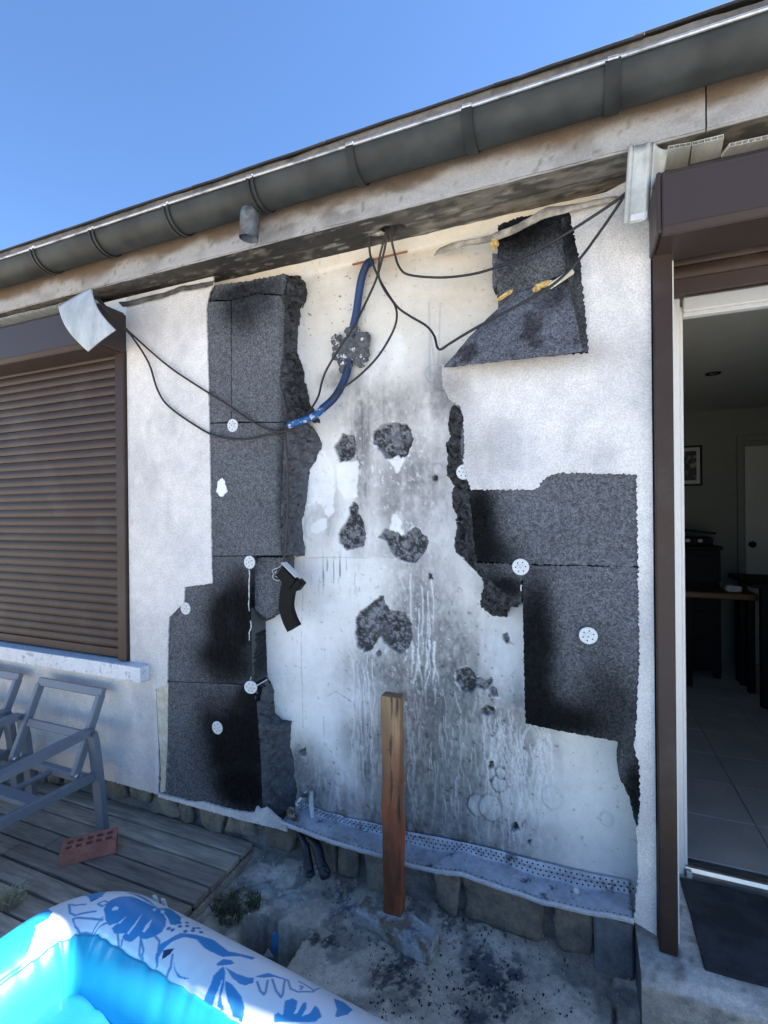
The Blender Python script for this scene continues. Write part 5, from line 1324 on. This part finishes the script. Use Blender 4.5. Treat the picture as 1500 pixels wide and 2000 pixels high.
lens = [LL-2*PR_, arc, SS-2*PR_, arc, LL-2*PR_, arc, SS-2*PR_, arc]; TOT = sum(lens)
def cline(s):
    s = s % TOT
    for k in range(8):
        if s <= lens[k] + 1e-9: break
        s -= lens[k]
    i = k//2
    if k % 2 == 0:
        a, b = segs[i]; d = (b-a)/np.linalg.norm(b-a); return a + d*s, d
    c = cens[i]; a = segs[i][1]; v = a - c; q = s/PR_; ca, sa = math.cos(-q), math.sin(-q)
    v2 = np.array([v[0]*ca - v[1]*sa, v[0]*sa + v[1]*ca]); d = np.array([v2[1], -v2[0]])/PR_
    return c + v2, d
ss = np.concatenate([np.arange(-.62, 1.05, .0024), np.arange(1.06, TOT-.62, .02)])
th = np.concatenate([np.arange(.45, 2.25, .0115), np.arange(2.27, 2*math.pi+.43, .07)])
PVt = np.zeros((len(ss), len(th), 3))
for i, s_ in enumerate(ss):
    c, d = cline(s_); nx_ = np.array([-d[1], d[0]])
    PVt[i, :, 0] = c[0] + nx_[0]*prx*np.cos(th); PVt[i, :, 1] = c[1] + nx_[1]*prx*np.cos(th); PVt[i, :, 2] = pzc + prz*np.sin(th)
S2, T2 = np.meshgrid(ss, th, indexing='ij')
wr = (vnoise(S2*42, T2*1.2, 701)-.5)*.011*np.exp(-((T2-pth_)/.22)**2) + (vnoise(S2*24+3, T2*.9, 705)-.5)*.007*np.exp(-((T2-pth_-.35)/.5)**2) + (vnoise(S2*4, T2*2, 703)-.5)*.006
PVt[..., 2] += wr
PVt[..., 2] -= .0045*np.exp(-((T2-pth_)/.03)**2)
wh, bl, cy_, dkb = (.72, .75, .78), (.040, .25, .52), (.020, .36, .52), (.01, .03, .12)
pcx = np.zeros(S2.shape+(3,)) + np.array(cy_)
s0 = np.interp(T2, [1.0, 1.305, 1.697, 1.968, 2.138], [-.215, -.216, -.229, -.267, -.301])
Sm = np.where(S2 > TOT/2, S2-TOT, S2)
panel = (T2 < pth_) & (T2 > -.2) & (Sm > s0) & (Sm < LL)
pr3 = np.zeros(S2.shape+(3,)) + np.array(wh)
for sh in (0.0, 1.02):
    Sx = Sm - sh; A_ = Sx; Bv = T2*.17
    sc = lambda pts: [(p[0], p[1]*.17) for p in pts]
    for grp, colr in ((POOL_BLUE, bl), (POOL_WHITE, wh), (POOL_DARK, dkb)):
        for pts in grp: pr3 = mixc(pr3, colr, inpoly(A_, Bv, sc(pts)).astype(float))
    for pts in POOL_LINES: pr3 = mixc(pr3, (.10, .25, .45), sstep(.0042, .0018, segdist(A_, Bv, sc(pts))))
    for pt in POOL_DOTS: pr3 = mixc(pr3, (.03, .17, .45), sstep(.0075, .0055, np.hypot(A_-pt[0], Bv-pt[1]*.17)))
pr3 = mixc(pr3, bl, inpoly(Sm, T2, [(-.30, 1.25), (-.215, 1.2), (-.214, 1.5), (-.235, 1.72), (-.26, 1.6)]).astype(float))
pcx = np.where(panel[..., None], pr3, pcx)
edge_ = (T2 < pth_) & (Sm <= s0) & (Sm > s0-.055)
pcx = mixc(pcx, (.02, .24, .62), (edge_ & (T2 < 1.62)).astype(float)); pcx = mixc(pcx, (.70, .74, .72), (edge_ & (T2 >= 1.62) & (Sm > s0-.035)).astype(float))
i0 = np.argsort(ss)
me = gridmesh('rim_tube', np.concatenate([PVt, PVt[:1]], 0), np.concatenate([pcx, pcx[:1]], 0), flip=True, wrap=True)
obj('rim_tube', me, M['vinyl'], pool, smooth=True)
fx_ = np.linspace(.0, 1, 140); fy_ = np.linspace(0, 1, 90)
U, Vv = np.meshgrid(fx_, fy_, indexing='ij')
FLr = P0[None, None] + e1*(.02 + U*(LL-.04))[..., None] + e2*(.02 + Vv*(SS-.04))[..., None]
fz = .252 + (fbm(FLr[..., 0]*6, FLr[..., 1]*6, 711, 3)-.5)*.02 + (np.abs(fbm(FLr[..., 0]*9, FLr[..., 1]*4, 713, 3)-.5))*-.05
pfm = gridmesh('pool_floor', np.concatenate([FLr, fz[..., None]], -1), np.zeros(U.shape+(3,)) + np.array((.010, .14, .42)))
obj('pool_floor', pfm, M['vinyl'], pool, smooth=True)
vt = W(272, 1737, -.62)
c_v, d_v = cline(.03)
vt = Vector((c_v[0], c_v[1] + prx*.62, pzc + prz*.74))
for q, (dx, col_) in enumerate(((0, 'white_plastic'), (.035, 'pvc'))):
    me = box_me('rim_tab', -.008, .008, -.003, .003, 0, .036, .002); me.transform(Matrix.Translation(vt + Vector((dx, .0, 0))) @ Matrix.Rotation(.3, 4, 'X')); obj('rim_tab', me, M[col_], pool)

# ================================================================== SMALL STUFF
def tuft(name, centre, n, h, spread, m, label, cat, seed=0, lean=.5):
    rg = random.Random(seed); vs, fs = [], []
    for k in range(n):
        a = rg.uniform(0, 2*math.pi); r = spread*math.sqrt(rg.random()); b = Vector(centre) + Vector((r*math.cos(a), r*math.sin(a)*.8, -.005))
        L = h*rg.uniform(.4, 1); d = Vector((rg.uniform(-1, 1), rg.uniform(-1, 1), 0))*lean; w = rg.uniform(.0012, .0028)
        s_ = Vector((math.cos(a), math.sin(a), 0))*w; i = len(vs); mid = b + (Vector((0, 0, 1)) + d*.4)*L*.55; tip = b + (Vector((0, 0, .85)) + d)*L
        vs += [b-s_, b+s_, mid+s_*.7, mid-s_*.7, tip]; fs += [(i, i+1, i+2, i+3), (i+3, i+2, i+4)]
    o = obj(name, pymesh(name, vs, fs), m); tag(o, label, cat, kind='stuff'); return o
tuft('grass_tuft', G(478, 1762, GZ), 420, .042, .075, M['grass'], 'low mossy grass growing beside the pit in the concrete', 'grass', 1, 1.1)
tuft('grass_tuft', G(440, 1770, GZ), 260, .035, .06, M['grass'], 'thin grass between the deck end and the pit', 'grass', 6, 1.1)
tuft('grass_tuft', G(445, 1790, GZ), 260, .045, .06, M['grass'], 'grass at the deck end of the pit beside the pool', 'grass', 5, .9)
tuft('grass_tuft', G(574, 1672, GZ+.02), 200, .05, .04, M['grass'], 'small green tuft behind the charred pipe stubs', 'grass', 2, .7)
tuft('grass_tuft', G(1062, 1822, GZ), 220, .045, .03, M['grass'], 'small green weeds at the foot of the stone footing', 'grass', 3, .7)
tuft('dry_grass', G(18, 1765, .0), 160, .10, .05, M['straw'], 'pale dry grass seed heads lying on the deck by the pool', 'grass', 4, 1.6)
def straw(pts, label): tag(tube('straw', [G(a, b, z) for a, b, z in pts], .0022, M['straw'], None, 5, 5), label, 'straw')
straw([(798, 1848, GZ+.015), (835, 1830, GZ+.03), (872, 1812, GZ+.015)], 'single pale straw lying by the wood block')
# chips of burnt plaster and paint on the concrete
def chips(name, n, region, m, label, seed, smin, smax):
    rg = random.Random(seed); vs, fs = [], []
    for k in range(n):
        px, py = rg.uniform(*region[0]), rg.uniform(*region[1]); p = G(px, py, GZ)
        zi = np.interp(0, [0], [GZ]); 
        i = int(np.clip(np.searchsorted(gx, p.x), 0, len(gx)-1)); j = int(np.clip(np.searchsorted(gy, p.y), 0, len(gy)-1))
        p.z = Zg[i, j]
        if p.z < GZ-.06: continue
        s = rg.uniform(smin, smax)*rg.uniform(.4, 1); a0 = rg.uniform(0, 6.28); i0 = len(vs); q = 5
        top = [p + Vector((s*math.cos(a0+t*1.2566)*rg.uniform(.6, 1.2), s*math.sin(a0+t*1.2566)*rg.uniform(.6, 1.2), s*rg.uniform(.3, .8)+.002)) for t in range(q)]
        vs += top + [Vector((v.x, v.y, p.z-.003)) for v in top]
        fs.append(tuple(range(i0, i0+q))); fs += [(i0+t, i0+q+t, i0+q+(t+1) % q, i0+(t+1) % q) for t in range(q)]
    tag(obj(name, pymesh(name, vs, fs), m), label, 'debris', kind='stuff')
chips('burnt_chips', 320, ((720, 1180), (1760, 1990)), M['char'], 'tiny black burnt chips scattered over the concrete', 41, .0012, .0042)
chips('burnt_chips', 120, ((720, 1010), (1870, 1990)), M['char'], 'black burnt chips thick over the two dark stains', 42, .002, .0055)
chips('stone_chips', 240, ((640, 1240), (1740, 1850)), M['mortar'], 'grey stone and mortar crumbs along the wall foot', 43, .003, .009)
chips('stone_chips', 420, ((560, 1240), (1760, 1990)), mat('dust_chip', (.5, .46, .40), (.25, .23, .2), (40, .4, .6), None, rough=.95), 'pale grit scattered over the concrete yard', 45, .0015, .005)
chips('plaster_chips', 160, ((430, 720), (1660, 1800)), mat('plaster_chip', (.42, .42, .40), grain=(90, .2), rough=.95), 'pale plaster chips on the broken concrete beside the deck', 44, .003, .012)
chips('rubble_crumbs', 90, ((640, 1230), (1765, 1860)), mat('rubble_crumb', (.40, .35, .28), (.16, .15, .14), (30, .4, .6), (90, .3), rough=.95), 'loose rubble crumbs lying along the stone footing', 46, .005, .016)
o = obj('rubble_piece', box_me('rubble_piece', -.025, .025, -.018, .018, -.012, .016, .006, wob=.012, cuts=3, seed=2), M['stone']); o.location = G(925, 1800, GZ+.01); tag(o, 'small brown lump of rubble near the wall foot', 'rubble')
pm = obj('plastic_scrap', sweep('plastic_scrap', smooth_path([Vector((0, 0, 0)), Vector((.004, 0, .03)), Vector((.0, .004, .06)), Vector((-.004, .006, .075))], 5), lambda t: .011*(1-.6*abs(t-.4)), 6), M['blue_bit']); pm.location = G(536, 1862, GZ-.10)
tag(pm, 'bright blue plastic scrap standing in the pit', 'scrap')
pm = obj('paper_scrap', pymesh('paper_scrap', [(-.02, 0, 0), (.02, .01, .002), (.0, .004, .035), (-.02, .002, 0), (.02, .012, .002), (.0, .006, .035)], [(0, 1, 2), (5, 4, 3), (0, 3, 4, 1), (1, 4, 5, 2), (2, 5, 3, 0)]), M['white_plastic']); pm.location = G(522, 1872, GZ-.10); tag(pm, 'grey triangular scrap lying in the pit', 'scrap')
rp = obj('drain_ring', lathe('drain_ring', [(.010, 0), (.016, .002), (.018, .008), (.013, .010), (.011, .004)], 18), M['rust']); rp.location = G(1222, 1906, GZ+.006); tag(rp, 'small rusty ring set in the concrete beside the step', 'ring')
